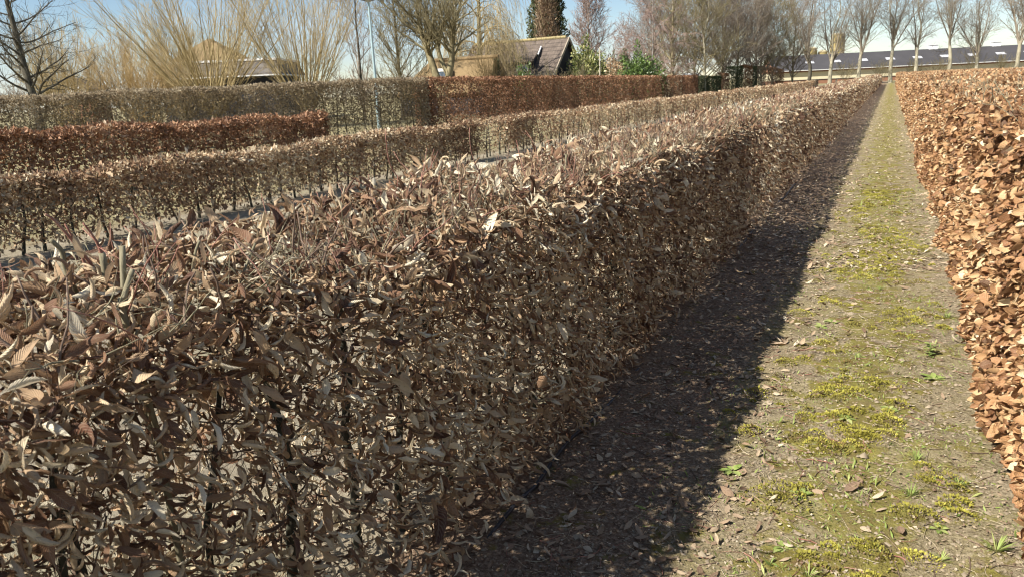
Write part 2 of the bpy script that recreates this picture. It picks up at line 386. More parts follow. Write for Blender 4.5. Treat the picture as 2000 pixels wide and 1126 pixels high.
# ------------------------------------------------------------------ hedges
class Hedge:
    """a clipped hedge in its own frame: u along the row, v across (negative = right-hand face), z up"""
    def __init__(s, name, label, mat, p0, p1, width, h0, h1, z0, seed, cat='hedge', group=None, hvar=.05, fvar=.05, density=None, slope=0.0, shoulder=.10):
        s.rng = np.random.default_rng(seed); s.seed = seed; s.mat = mat
        p0, p1 = np.array(p0, float), np.array(p1, float); d = p1-p0
        s.len = np.linalg.norm(d); s.rz = math.atan2(d[1], d[0])
        s.p0 = p0; s.w, s.h0, s.h1, s.z0, s.hvar, s.fvar = width, h0, h1, z0, hvar, fvar
        s.density = density; s.slope, s.shoulder = slope, shoulder
        s.t = thing(name, label, cat, (p0[0], p0[1], 0), s.rz, group)
        c, q = math.cos(s.rz), math.sin(s.rz)
        s.Rm = np.array([[c, -q, 0], [q, c, 0], [0, 0, 1]])
    def world(s, P): return P@s.Rm.T + np.array([s.p0[0], s.p0[1], 0])
    def top(s, u): return s.h0+(s.h1-s.h0)*np.clip(u/s.len, 0, 1)+s.hvar*2*vnoise1(u, s.seed, 1.3)+s.hvar*vnoise1(u, s.seed+7, 5)
    def sample(s, ua, ub, n, skin=.09, frac=(.42, .26, .30, .02), length=.07, lvar=.25, wid=.22, tipdir=(.5, .55, .75), facing=0.0, tilt=0.0, bottom=.0):
        """n leaves between ua and ub; frac = shares on the right face, the top, the left face, and the ends"""
        r = s.rng; u = r.uniform(ua, ub, n); dep = r.exponential(skin, n)
        which = r.choice(4, n, p=np.array(frac)/sum(frac))
        h = s.top(u); hw = s.w/2+s.fvar*2*vnoise2(u, np.zeros(n), s.seed+3, 1.7)
        z = s.z0+(h-s.z0)*r.random(n)**(1-bottom); v = r.uniform(-1, 1, n)*hw
        bulge = s.fvar*1.6*vnoise2(u, z*2, s.seed+5, 2.3)
        ns = np.zeros((n, 3))
        a = which == 0; v[a] = -(hw+bulge-dep)[a]; ns[a] = (0, -1, 0)
        a = which == 2; v[a] = (hw+bulge-dep)[a]; ns[a] = (0, 1, 0)
        a = which == 1; z[a] = (h-dep*.8)[a]; ns[a] = (0, 0, 1)
        a = which == 3; e = r.random(n) < .5; u = np.where(a, np.where(e, dep, s.len-dep), u); ns[a & e] = (-1, 0, 0); ns[a & ~e] = (1, 0, 0)
        # rounded shoulders
        sh = np.clip((abs(v)/np.maximum(hw, .01)-.62)/.38, 0, 1.2); z = np.minimum(z, h-s.shoulder*sh**2+r.normal(0, .012, n)); z = z+s.slope*v*np.clip(z/h, 0, 1)
        if s.density is not None:
            keep = r.random(n) < s.density(u, v, z)
            u, v, z, ns, dep, which = u[keep], v[keep], z[keep], ns[keep], dep[keep], which[keep]; n = len(u)
        P = np.stack([u, v, z], 1)
        T = tipdir[0]*ns+np.array([0, 0, -1.])*tipdir[1]*(np.where(which == 1, .35, 1))[:, None]+tipdir[2]*nrm(r.normal(0, 1, (n, 3)))
        T[:, 0] += tilt
        N = nrm(r.normal(0, 1, (n, 3)))*(1-facing)+ns*facing
        Ln = length*np.exp(r.normal(0, lvar, n)); W = Ln*wid*np.exp(r.normal(0, .3, n))
        return dict(P=P, T=T, N=N, L=Ln, W=W, dep=dep, which=which, n=n)
    def geo(s, d, lod, curl=(1.5, .7), fold=(.95, .4), tintp=(.5, .22), sel=None):
        r = s.rng; n = d['n']
        cu = r.normal(*curl, n)*r.choice([-1, 1], n); fo = abs(r.normal(*fold, n)); fl = r.random(n) < .16; cu = np.where(fl, cu*.35, cu); fo = np.where(fl, fo*.35, fo)
        # tint differs from leaf to leaf and from plant to plant
        tint = np.clip(r.normal(*tintp, n)+.42*vnoise2(d['P'][:, 0], d['P'][:, 2]*.5, s.seed+11, 1.5), 0, 1)
        if sel is None: sel = np.ones(n, bool)
        g = lambda a: a[sel]
        d['tint'] = tint
        return leaf_geo(g(d['P']), g(d['T']), g(d['N']), g(d['L']), g(d['W']), g(cu), g(fo), g(tint), lod, r)
    def inst(s, d, variants, tintp=(.5, .22), sel=None, wsd=.25):
        r = s.rng; n = d['n']; d['tint'] = np.clip(r.normal(*tintp, n)+.25*vnoise2(d['P'][:, 0], d['P'][:, 2], s.seed+11, 1.5), 0, 1)
        if sel is None: sel = np.ones(n, bool)
        return instanced_leaves(s.t, variants, d['P'][sel], d['T'][sel], d['N'][sel], d['L'][sel], np.exp(r.normal(0, wsd, n))[sel], d['tint'][sel], r)
    def sections(s, ua, ub, step, me):
        """far stretches: one length of foliage repeated along the row, every second one turned round"""
        n = int(round((ub-ua)/step))
        for k in range(n):
            o = obj('leaves', me, s.t, 'stuff'); flip = k % 2
            o.location = (ua+step*(k+flip), 0, 0); o.scale = (-1 if flip else 1, 1, 1)
    def hero(s, d, count, dmax=9):
        """the leaves that show largest: outermost and nearest to the camera, inside the frame"""
        z, inside = cam_depth(s.world(d['P'])); ok = inside & (d['dep'] < .035) & (d['which'] < 2)
        idx = np.where(ok)[0]; score = z[idx]
        idx = idx[np.argsort(score)[:count]]
        sel = np.ones(d['n'], bool); sel[idx] = False
        return idx, sel
    def stems(s, ua, ub, step, r=(.010, .019), top=.93, K=7, S=6, mat=None, joined=False, jitter=.3, lean=.05, v0=0):
        rg = s.rng; us = np.arange(ua, ub, step)+rg.uniform(-jitter, jitter, len(np.arange(ua, ub, step)))*step
        n = len(us); t = np.linspace(0, 1, K)
        P = np.zeros((n, K, 3)); P[:, :, 0] = us[:, None]; P[:, :, 1] = v0+rg.normal(0, .02, n)[:, None]
        P[:, :, 2] = t[None]*(s.top(us)*top*rg.uniform(.85, 1.0, n))[:, None]-.02*(1-t[None])
        wob = rg.normal(0, 1, (n, K, 2)).cumsum(1)*.022; wob -= wob[:, :1]
        P[:, :, :2] += wob+(rg.normal(0, lean, (n, 1, 2))*t[None, :, None])
        Rr = rg.uniform(*r, n)[:, None]*(1.15-.6*t[None]); mat = mat or M['stem']
        if joined:
            obj('stems', tube_mesh('stems', [(P, Rr, 4)], mat), s.t, 'stuff')
        else:
            for i in range(n):
                b = P[i, 0].copy(); o = obj('stem', tube_mesh('stem', [(P[i:i+1]-b, Rr[i:i+1], S)], mat), s.t); o.location = b
        return P, Rr
    def branches(s, P, Rr, n1=16, n2=4, l1=(.2, .36), l2=.12, r1=.0042, mat=None, name='branches', up=.25, flat=.0):
        rg = s.rng
        a, ar = grow(P, Rr, n1, rg, .12, .98, (65, 18), lambda t, q: rg.uniform(*l1, q), .3, 5, .16, up, rmin=r1*.6, rmax=r1, flat=flat)
        grp = [(a, ar, 4)]
        if n2:
            b, br = grow(a, ar, n2, rg, .25, 1, (45, 18), lambda t, q: rg.uniform(.5, 1.2, q)*l2, .6, 4, .2, .1, rmin=.0011, rmax=r1*.5); grp.append((b, br, 3))
        obj(name, tube_mesh(name, grp, mat or M['twig']), s.t, 'stuff')
        return a, ar

def grow(P, Rr, n, rng, t0, t1, ang, length, ratio, K, wig=.1, up=.1, droop=0, rmin=.004, rmax=9, tip=.3, flat=0, tpow=1.0, az0=None):
    """n children on every parent polyline; everything vectorised"""
    Np, Kp, _ = P.shape
    i = np.arange(n)[None]; t = t0+(t1-t0)*((i+rng.random((Np, n)))/n)**tpow
    q = t*(Kp-1); k = np.clip(np.floor(q).astype(int), 0, Kp-2); f = q-k
    row = np.arange(Np)[:, None]
    base = P[row, k]*(1-f)[..., None]+P[row, k+1]*f[..., None]
    pr = Rr[row, k]*(1-f)+Rr[row, k+1]*f
    tan = nrm(P[row, k+1]-P[row, k])
    az = (i*2.399963+rng.uniform(0, 6.28, (Np, 1))+rng.normal(0, .5, (Np, n)))
    ref = np.where(abs(tan[..., 2:3]) < .9, np.array([0, 0, 1.]), np.array([1., 0, 0]))
    a = nrm(np.cross(tan, ref)); b = np.cross(tan, a)
    perp = np.cos(az)[..., None]*a+np.sin(az)[..., None]*b
    if flat: perp = nrm(perp*np.array([1, 1, 1-flat]))
    an = np.radians(rng.normal(ang[0], ang[1], (Np, n)))
    d = nrm(np.cos(an)[..., None]*tan+np.sin(an)[..., None]*perp).reshape(-1, 3)
    base = base.reshape(-1, 3); N = Np*n
    Ln = length(t.ravel(), N)
    out = np.empty((N, K, 3)); out[:, 0] = base
    for j in range(1, K):
        d = nrm(d+rng.normal(0, wig, (N, 3))+np.array([0, 0, up/(K-1)])-np.array([0, 0, droop*j/(K-1)]))
        out[:, j] = out[:, j-1]+d*(Ln/(K-1))[:, None]
    r = np.clip(pr.ravel()*ratio, rmin, rmax)[:, None]*(1-(1-tip)*np.linspace(0, 1, K)[None])
    return out, np.maximum(r, rmin*.6)
def bent(pts, n):
    """a smooth polyline through pts with n points"""
    p = np.array(pts, float); t = np.linspace(0, len(p)-1, n); i = np.clip(t.astype(int), 0, len(p)-2); f = t-i
    a = p[np.clip(i-1, 0, len(p)-1)]; b = p[i]; c = p[i+1]; d = p[np.clip(i+2, 0, len(p)-1)]; f = f[:, None]
    return .5*((2*b)+(c-a)*f+(2*a-5*b+4*c-d)*f**2+(3*b-a-3*c+d)*f**3)

# ================================================================== GROUND
def axis(segs):
    out = [segs[0][0]]
    for a, b, s0, s1 in segs:
        x = a
        n = max(1, int(round((b-a)/((s0+s1)/2)))); tt = np.linspace(0, 1, n+1)[1:]
        st = s0+(s1-s0)*tt; st = st/st.sum()*(b-a); out += list(a+np.cumsum(st))
    return np.array(out)
xs = axis([(-900, -60, 120, 8), (-60, -10, 4, .8), (-10, -3, .4, .06), (-3, 1.2, .042, .042), (1.2, 6, .06, .8), (6, 60, 2, 8), (60, 900, 20, 140)])
ys = axis([(-200, -4, 60, 1), (-4, 1, .3, .04), (1, 9, .038, .045), (9, 30, .05, .4), (30, 130, .6, 5), (130, 1200, 10, 150)])
def ground_z(x, y):
    near = np.exp(-(np.maximum(abs(x+.5)-3, 0)/6)**2)
    z = .035*vnoise2(x, y, 1, .9)+.03*vnoise2(x, y, 2, 3.1)*near+.018*vnoise2(x, y, 3, 9)*near+.012*vnoise2(x, y, 4, 22)*near
    z += -.02*np.exp(-((x+.5)/.35)**2)+.025*np.exp(-((x+1.45)/.3)**2)+.02*np.exp(-((x-.8)/.3)**2)
    return z-.01
X, Y = np.meshgrid(xs, ys, indexing='xy')
Z = ground_z(X, Y)
V = np.stack([X.ravel(), Y.ravel(), Z.ravel()], 1)
nx, ny = len(xs), len(ys)
ii, jj = np.meshgrid(np.arange(nx-1), np.arange(ny-1), indexing='xy'); b0 = (jj*nx+ii).ravel()
b = MatB('sandy_soil'); ps = b.pos()
sx = b.n('ShaderNodeSeparateXYZ'); b.l(ps, sx.inputs[0]); gx, gy = sx.outputs[0], sx.outputs[1]
n1 = b.noise(ps, 1.1, 5); n2 = b.noise(ps, 9, 6, .65); n3 = b.noise(ps, 70, 4, .7); n4 = b.noise(ps, 260, 2, .6)
soil = b.ramp(n2, [(.3, (.105, .08, .05)), (.5, (.185, .146, .092)), (.68, (.285, .23, .152))])
soil = b.mix(b.math('MULTIPLY', b.math('SUBTRACT', n3, .42, clamp=True), 3.2, clamp=True), soil, (.40, .335, .225))
soil = b.mix(b.math('MULTIPLY', b.math('SUBTRACT', .44, n3, clamp=True), 4.5, clamp=True), soil, (.085, .062, .04))
# brown leaf crumbs; the tint also paints warmth into the hedge's shadow
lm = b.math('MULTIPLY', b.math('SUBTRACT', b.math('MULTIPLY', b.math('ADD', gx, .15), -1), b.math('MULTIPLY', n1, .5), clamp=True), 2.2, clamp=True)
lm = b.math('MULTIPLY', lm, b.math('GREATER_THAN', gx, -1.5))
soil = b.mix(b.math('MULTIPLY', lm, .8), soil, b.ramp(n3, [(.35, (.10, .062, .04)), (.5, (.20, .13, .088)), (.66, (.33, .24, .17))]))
# pale raked sand between the rows on the left
sandm = b.math('MULTIPLY', b.math('LESS_THAN', gx, -1.5), b.math('GREATER_THAN', gx, -9.6))
sand = b.ramp(n2, [(.3, (.19, .155, .11)), (.5, (.275, .235, .17)), (.7, (.36, .315, .235))])
sand = b.mix(b.math('MULTIPLY', b.math('SUBTRACT', n1, .5, clamp=True), 2.2, clamp=True), sand, (.22, .21, .10))
soil = b.mix(sandm, soil, sand)
# moss strip along the middle of the path
ctr = b.math('ABSOLUTE', b.math('ADD', gx, b.math('MULTIPLY', b.math('SUBTRACT', n1, .5), .3)))
band = b.math('SUBTRACT', 1.0, b.math('DIVIDE', ctr, .62), clamp=True)
fadeR = b.math('LESS_THAN', b.math('ABSOLUTE', b.math('ADD', gx, .3)), 1.0)
mn = b.noise(ps, 5.5, 5, .68, .3)
mm = b.math('MULTIPLY', b.math('SUBTRACT', b.math('ADD', mn, b.math('MULTIPLY', band, .2)), .58, clamp=True), 11, clamp=True)
mm = b.math('MULTIPLY', mm, fadeR)
mosscol = b.ramp(b.noise(ps, 13, 4), [(.34, (.17, .10, .035)), (.44, (.19, .15, .025)), (.58, (.27, .24, .035)), (.75, (.37, .33, .07))])
mosscol = b.mix(b.math('MULTIPLY', n3, .7), mosscol, (.07, .07, .02))
soil = b.mix(b.math('MULTIPLY', mm, .85), soil, mosscol)
# thin film of green algae on the path
soil = b.mix(b.math('MULTIPLY', b.math('SUBTRACT', b.noise(ps, 2.4, 4), .42, clamp=True), b.math('MULTIPLY', b.math('LESS_THAN', b.math('ABSOLUTE', b.math('SUBTRACT', gx, .15)), .8), 2.2), clamp=True), soil, (.25, .222, .09))
# rough grass beyond the second hedge
gr = b.math('MULTIPLY', b.math('SUBTRACT', -9.6, gx, clamp=True), 1.5, clamp=True)
gcol = b.ramp(n2, [(.3, (.13, .115, .055)), (.5, (.235, .20, .105)), (.7, (.36, .31, .19))])
soil = b.mix(gr, soil, gcol)
far = b.math('MULTIPLY', b.math('SUBTRACT', gy, 112, clamp=True), .2, clamp=True)
soil = b.mix(far, soil, gcol)
hh = b.math('ADD', b.math('ADD', b.math('MULTIPLY', n2, .4), b.math('MULTIPLY', n3, .8)), b.math('ADD', b.math('MULTIPLY', n4, .35), b.math('MULTIPLY', mm, .3)))
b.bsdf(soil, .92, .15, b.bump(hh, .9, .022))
b_soil = plain('dry_clod', (.27, .22, .155), .95, .1, .45, 40)
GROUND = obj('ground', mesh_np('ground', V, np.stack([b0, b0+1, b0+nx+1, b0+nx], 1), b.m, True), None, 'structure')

# ================================================================== HEDGES NEAR THE PATH
# --- hornbeam hedge in the middle of the picture
def dens_mid(u, v, z):
    g = vnoise2(u, z, 91, 2.2)+.6*vnoise2(u, z, 92, 5.5)
    d = np.clip(.92-1.5*np.clip(g-.12, 0, 1)*np.clip((1.05-z)/.5, 0, 1)*2.6, .03, 1)
    return d*np.clip((z-.03)/.16, .12, 1)
mid = Hedge('hornbeam_hedge', 'big hornbeam hedge of curled tan dead leaves along the shaded side of the path',
            M['hornbeam'], (-1.55, -1.2), (-1.55, 110), .68, 1.27, 1.27, .05, 11, hvar=.035, fvar=.05, density=dens_mid, slope=.17, shoulder=.17)
kw = dict(frac=(.42, .25, .31, .02), length=.053, wid=.19, tipdir=(.42, .65, .65), tilt=.36)
varH = leaf_variants(M['hornbeam'], 5, PROF_H, .20, curl=(1.7, .7), fold=(1.5, .4), tb=(.1, .98))
hk = dict(tintp=(.49, .33))
instH = leaf_variants(M['hornbeam'], 5, PROF_H, .20, n=20, curl=(1.9, .8), fold=(1.6, .45), tb=(0, 0), flat=.12)
A = mid.sample(.0, 9, 82000, skin=.13, **kw); idx, sel = mid.hero(A, 300)
mid.inst(A, instH, sel=sel, **hk)
Ss = mid.sample(9, 28, 56000, skin=.11, **dict(kw, length=.062, wid=.22)); gS = mid.geo(Ss, 'C', **hk)
kw2 = dict(kw, length=.074, wid=.28)
Cs = mid.sample(28, 60, 36000, skin=.1, **kw2); gC = mid.geo(Cs, 'C', **hk)
kw2 = dict(kw, length=.10, wid=.34)
Ds = mid.sample(0, 17, 11000, skin=.1, **dict(kw2, frac=(.43, .26, .31, 0))); mid.sections(60, 111, 17, leaf_mesh('leaves', [mid.geo(Ds, 'C', **hk)], M['hornbeam']))
obj('leaves', leaf_mesh('leaves', [gS, gC], M['hornbeam']), mid.t, 'stuff')
place_leaves(mid.t, varH, A['P'][idx], A['T'][idx], A['N'][idx], np.minimum(A['L'][idx], .068), mid.rng, A['tint'][idx])
P1, R1 = mid.stems(.35, 7, .29, r=(.009, .02), top=.97)
mid.branches(P1, R1, 26, 8, l1=(.18, .38), l2=.13, r1=.0056)
P1, R1 = mid.stems(7, 18, .30, r=(.009, .019), top=.97)
mid.branches(P1, R1, 14, 3, l1=(.18, .36), l2=.13, r1=.0052)
P2, R2 = mid.stems(18, 110, .45, r=(.012, .02), joined=True, K=4)
# young shoots standing out of the clipped top
def shoots(hd, ua, ub, n, mat, ln=(.06, .26), r=(.0012, .0022), count_parts=0, zdrop=.08, vw=.9, name='twig', lean=.45):
    rg = hd.rng; u = rg.uniform(ua, ub, n); v = rg.uniform(-.5, .5, n)*hd.w*vw; K = 5
    base = np.stack([u, v, hd.top(u)-zdrop], 1); d = nrm(np.stack([rg.normal(0, lean, n), rg.normal(0, lean, n), np.ones(n)], 1))
    Ls = rg.uniform(*ln, n)*rg.uniform(.5, 1.15, n)+zdrop; P = np.empty((n, K, 3)); P[:, 0] = base
    for k in range(1, K):
        d = nrm(d+rg.normal(0, .16, (n, 3))); P[:, k] = P[:, k-1]+d*(Ls/(K-1))[:, None]
    Rr = rg.uniform(*r, n)[:, None]*np.linspace(1.2, .55, K)[None]
    zc, ins = cam_depth(hd.world(P[:, -1])); order = np.argsort(np.where(ins, zc, 99)); a, bq = order[:count_parts], order[count_parts:]
    for i in a:
        o = obj(name, tube_mesh(name, [(P[i:i+1]-P[i, 0], Rr[i:i+1], 5)], mat), hd.t); o.location = P[i, 0]
    if len(bq):
        sub, sr = grow(P[bq], Rr[bq], 2, rg, .4, .95, (40, 12), lambda t, q: rg.uniform(.03, .09, q), .7, 3, .1, .1, rmin=.0009)
        obj(name+'s', tube_mesh(name+'s', [(P[bq], Rr[bq], 4), (sub, sr, 3)], mat), hd.t, 'stuff')
shoots(mid, .6, 9, 240, M['redtwig'], ln=(.03, .18), count_parts=70, lean=.75)
shoots(mid, 9, 45, 300, M['redtwig'], ln=(.03, .15), r=(.0018, .003), name='young_shoot')
shoots(mid, .4, 9, 420, M['twig'], ln=(.02, .12), r=(.0018, .0035), count_parts=50, name='twig', lean=.7)
shoots(mid, .4, 14, 1400, M['cutstem'], ln=(.0, .08), r=(.001, .0022), name='pale_twig', lean=.9)
# long whips and cut stems seen against the second hedge
for pts, r, m_, nm in [
    ([(2.19, -.1, .2), (2.2, -.1, .7), (2.19, -.1, 1.1), (2.17, -.1, 1.17), (2.18, -.1, 1.23), (2.19, -.1, 1.3), (2.2, -.1, 1.36)], .0075, 'cutstem', 'stem'),
    ([(2.19, -.12, .9), (2.16, -.12, 1.22), (2.17, -.12, 1.26), (2.2, -.12, 1.31)], .0065, 'cutstem', 'stem'),
    ([(2.3, .05, .8), (2.25, .05, 1.22), (2.25, .05, 1.26), (2.25, .05, 1.325)], .009, 'cutstem', 'stem'),
    ([(2.14, -.16, 1.17), (2.16, -.17, 1.2), (2.19, -.17, 1.2), (2.24, -.17, 1.19)], .0042, 'cutstem', 'stem'),
    ([(2.38, -.05, 1.15), (2.4, -.05, 1.23), (2.42, -.05, 1.29), (2.44, -.05, 1.32)], .0038, 'cutstem', 'stem'),
    ([(2.48, -.1, 1.13), (2.5, -.1, 1.19), (2.53, -.1, 1.24), (2.57, -.1, 1.29)], .0038, 'cutstem', 'stem'),
    ([(2.28, -.15, 1.15), (2.34, -.15, 1.16), (2.43, -.15, 1.16), (2.52, -.15, 1.185)], .0028, 'redtwig', 'twig'),
    ([(3.6, .1, 1.2), (3.54, .1, 1.3), (3.47, .1, 1.38), (3.45, .1, 1.44), (3.45, .1, 1.53)], .0026, 'redtwig', 'twig'),
    ([(4.2, .1, 1.22), (4.11, .1, 1.32), (4.07, .1, 1.4), (4.07, .1, 1.49)], .0026, 'redtwig', 'twig'),
    ([(3.56, .05, 1.25), (3.6, .05, 1.34), (3.65, .05, 1.36), (3.72, .05, 1.42)], .0024, 'redtwig', 'twig'),
    ([(3.58, .05, 1.25), (3.59, .05, 1.34), (3.61, .05, 1.36), (3.64, .05, 1.44)], .0022, 'redtwig', 'twig'),
    ([(3.5, .1, 1.25), (3.35, .1, 1.32), (3.24, .1, 1.37), (3.16, .1, 1.42)], .0026, 'redtwig', 'twig'),
    ([(2.3, .15, 1.25), (2.26, .15, 1.33), (2.22, .15, 1.4), (2.2, .15, 1.42)], .0045, 'redtwig', 'twig'),
    ([(2.29, .15, 1.2), (2.27, .15, 1.28), (2.26, .15, 1.33), (2.24, .15, 1.39)], .0045, 'redtwig', 'twig'),
    ([(2.24, .15, 1.2), (2.22, .15, 1.29), (2.22, .15, 1.33), (2.2, .15, 1.36)], .006, 'cutstem', 'stem'),
    ([(2.27, .05, 1.2), (2.25, .05, 1.32), (2.24, .05, 1.36), (2.22, .05, 1.4)], .0045, 'redtwig', 'twig'),
    ([(3.8, -.05, 1.05), (3.75, -.08, 1.2), (3.78, -.09, 1.3)], .007, 'cutstem', 'stem'),
    ([(4.6, -.05, 1.05), (4.7, -.08, 1.2), (4.72, -.09, 1.31)], .007, 'cutstem', 'stem'),
]:
    p = bent(pts, 9)[None]; b0 = p[0, 0].copy(); taper = np.linspace(1.15, .85 if nm == 'stem' else .45, 9)[None]
    o = obj(nm, tube_mesh(nm, [(p-b0, r*taper, 7 if nm == 'stem' else 5)], M[m_]), mid.t); o.location = b0

# --- copper beech hedge on the right
def dens_right(u, v, z):
    g = vnoise2(u, z+v, 95, 6)+.6*vnoise2(u+v, z, 96, 13)
    return np.clip(1-2.2*np.clip(g-.2, 0, 1), .25, 1)
right = Hedge('beech_hedge', 'dense beech hedge of broad sunlit copper leaves beside the mossy path',
              M['beech'], (.90, 1.0), (.90, 110), .66, 1.40, 1.40, .02, 23, hvar=.03, fvar=.06, density=dens_right)
kw = dict(frac=(.02, .32, .64, .02), length=.05, lvar=.22, wid=.31, tipdir=(.5, .7, .9), facing=.12)
varB = leaf_variants(M['beech'], 6, PROF_B, .31, curl=(.9, .5), fold=(.6, .3), tb=(.25, .98))
A = right.sample(.5, 6.0, 60000, skin=.06, **kw)
zc, ins = cam_depth(right.world(A['P'])); ok = np.where(ins & (A['dep'] < .02))[0]; idx = ok[np.argsort(zc[ok]/A['L'][ok])[:300]]
sel = np.ones(A['n'], bool); sel[idx] = False
gk = dict(curl=(.9, .6), fold=(.55, .3), tintp=(.5, .28))
instB = leaf_variants(M['beech'], 6, PROF_B, .31, n=18, curl=(1.2, .7), fold=(.8, .4), tb=(0, 0))
right.inst(A, instB, sel=sel, tintp=(.5, .28))
B_ = right.sample(6, 14, 52000, skin=.05, **kw); right.inst(B_, instB, tintp=(.5, .28))
S_ = right.sample(14, 30, 28000, skin=.05, **kw); gS = right.geo(S_, 'C', **gk)
kw2 = dict(kw, length=.085); C_ = right.sample(30, 60, 26000, skin=.05, **kw2); gC = right.geo(C_, 'C', **gk)
kw2 = dict(kw, length=.11, wid=.4); D_ = right.sample(0, 16.5, 8500, skin=.05, **dict(kw2, frac=(.02, .33, .65, 0))); right.sections(59.5, 109, 16.5, leaf_mesh('leaves', [right.geo(D_, 'C', **gk)], M['beech']))
obj('leaves', leaf_mesh('leaves', [gS, gC], M['beech']), right.t, 'stuff')
place_leaves(right.t, varB, A['P'][idx], A['T'][idx], A['N'][idx], np.minimum(A['L'][idx]*1.08, .066), right.rng, A['tint'][idx])
P1, R1 = right.stems(.5, 14, .40, r=(.012, .02), top=.9)
right.branches(P1, R1, 14, 4, l1=(.22, .38), l2=.12, r1=.005)
shoots(right, .6, 14, 260, M['cutstem'], ln=(.05, .2), r=(.0018, .003), count_parts=40, vw=.95)
P2, R2 = right.stems(14, 108, .5, joined=True, K=4)
# further beech rows behind it, seen only along their tops
for k, x in enumerate((2.25, 3.65, 5.05, 6.45, 7.85)):
    hd = Hedge('beech_hedge', ['copper beech hedge directly behind the one beside the path, only its top showing',
                               'third copper beech row counted from the path, a strip of top leaves',
                               'fourth copper beech row counted from the path, a thin strip of top leaves',
                               'fifth copper beech row counted from the path, a thin line below the barn',
                               'sixth copper beech row counted from the path, last line below the barn'][k],
               M['beech'], (x, 3+2.2*k), (x, 109), .66, 1.40, 1.39, .3, 31+k, hvar=.03, fvar=.05, group='beech rows right of the path')
    if k == 0:
        kw3 = dict(kw, frac=(.02, .54, .44, 0))
        sec_near = leaf_mesh('leaves', [hd.geo(hd.sample(0, 10, 5600, skin=.05, **dict(kw3, length=.075)), 'C', **gk)], M['beech']); sec_far = leaf_mesh('leaves', [hd.geo(hd.sample(0, 14, 4600, skin=.05, **dict(kw3, length=.11)), 'C', **gk)], M['beech'])
    hd.sections(0, 20, 10, sec_near); hd.sections(20, 104-2.2*k, 14, sec_far); hd.stems(0, 100, .9, joined=True, K=4)

# --- thin low hornbeam hedge, second row on the left
def dens_2(u, v, z):
    bare = np.exp(-((u-17.7)/.75)**4)*.93          # a gap with bare trained stems
    g = vnoise2(u, z*1.4, 61, 1.9)
    low = np.clip(z/.34, .36, 1)
    return np.clip((1-bare)*(low-.8*np.clip(g-.16, 0, 1)*(z < .7)), .0, 1)
row2 = Hedge('hornbeam_hedge', 'low thin hornbeam hedge with bare stems and a see-through trained gap',
             M['hornbeam'], (-9.05, -1.0), (-9.05, 110), .46, .92, .90, .08, 41, hvar=.05, fvar=.07, density=dens_2)
kw = dict(frac=(.42, .32, .24, .02), length=.064, wid=.27, tipdir=(.4, .5, .8))
sets = [row2.geo(row2.sample(2, 20, 66000, skin=.11, **kw), 'C'), row2.geo(row2.sample(20, 45, 26000, skin=.08, **dict(kw, length=.075)), 'C'),
        row2.geo(row2.sample(45, 111, 20000, skin=.08, **dict(kw, length=.1, wid=.36)), 'C')]
obj('leaves', leaf_mesh('leaves', sets, M['hornbeam']), row2.t, 'stuff')
P1, R1 = row2.stems(2, 34, .36, r=(.014, .024), top=.95, K=5, S=5)
row2.branches(P1, R1, 11, 1, l1=(.2, .34), l2=.14, r1=.006)
row2.stems(34, 108, .5, r=(.016, .024), joined=True, K=4)
# the trained lattice in the gap
tr = []
for z in np.arange(.16, .92, .11):
    u = np.linspace(16.6, 18.8, 12); tr.append(np.stack([u, np.full(12, .0)+row2.rng.normal(0, .012, 12), z+row2.rng.normal(0, .012, 12)], 1))
for p in tr:
    o = obj('trained_branch', tube_mesh('trained_branch', [(p[None], np.full((1, 12), .0065), 5)], M['stem']), row2.t)
shoots(row2, 2, 30, 320, M['twig'], ln=(.03, .14), r=(.002, .0035), name='twig')

# --- low beech hedge, third row, ends at a gap
row3 = Hedge('beech_hedge', 'low red-brown beech hedge with uneven top, in front of the tall olive hedge',
             M['red_beech'], (-14.3, 1.0), (-14.3, 16.4), .75, 1.34, 1.18, .03, 51, hvar=.07, fvar=.08)
kw = dict(frac=(.44, .30, .16, .10), length=.075, wid=.34, tipdir=(.5, .5, .8), facing=.25)
obj('leaves', leaf_mesh('leaves', [row3.geo(row3.sample(0, 15.4, 48000, skin=.12, **kw), 'C', tintp=(.5, .24))], M['red_beech']), row3.t, 'stuff')
P1, R1 = row3.stems(.3, 15.3, .45, K=5, S=5); row3.branches(P1, R1, 10, 0, r1=.005)
shoots(row3, .3, 15.3, 220, M['twig'], ln=(.05, .2), r=(.002, .0035), vw=1)

# --- tall hedges in the background
def dens_o(u, v, z):
    g = vnoise2(u, z, 71, 1.1)+.6*vnoise2(u, z, 72, 3.3)
    return np.clip(1-1.0*np.clip(g-.3, 0, 1), .7, 1)*np.clip((z-.05)/.6, .5, 1)
olive = Hedge('hornbeam_hedge', 'tall olive-brown hornbeam hedge with twiggy foot, in front of the lamp post',
              M['olive_horn'], (-27.9, 9.5), (-18.95, 29.0), .95, 2.05, 2.31, .1, 61, hvar=.05, fvar=.09, density=dens_o)
kw = dict(frac=(.52, .22, .24, .02), length=.075, wid=.33, tipdir=(.4, .4, .8))
obj('leaves', leaf_mesh('leaves', [olive.geo(olive.sample(0, olive.len, 90000, skin=.16, **kw), 'C', tintp=(.5, .22))], M['olive_horn']), olive.t, 'stuff')
P1, R1 = olive.stems(.2, olive.len, .42, r=(.016, .03), K=6, S=5, mat=M['olivebark']); olive.branches(P1, R1, 20, 1, l1=(.3, .6), l2=.2, r1=.009, mat=M['olivebark'])
red = Hedge('beech_hedge', 'tall neatly clipped red-brown beech hedge with a flat top, in front of the thatched house',
            M['red_beech'], (-19.2, 29.3), (-19.2, 82.5), .95, 2.28, 2.08, .05, 63, hvar=.03, fvar=.05)
kw = dict(frac=(.56, .24, .12, .08), length=.085, wid=.36, tipdir=(.4, .6, .7), facing=.2)
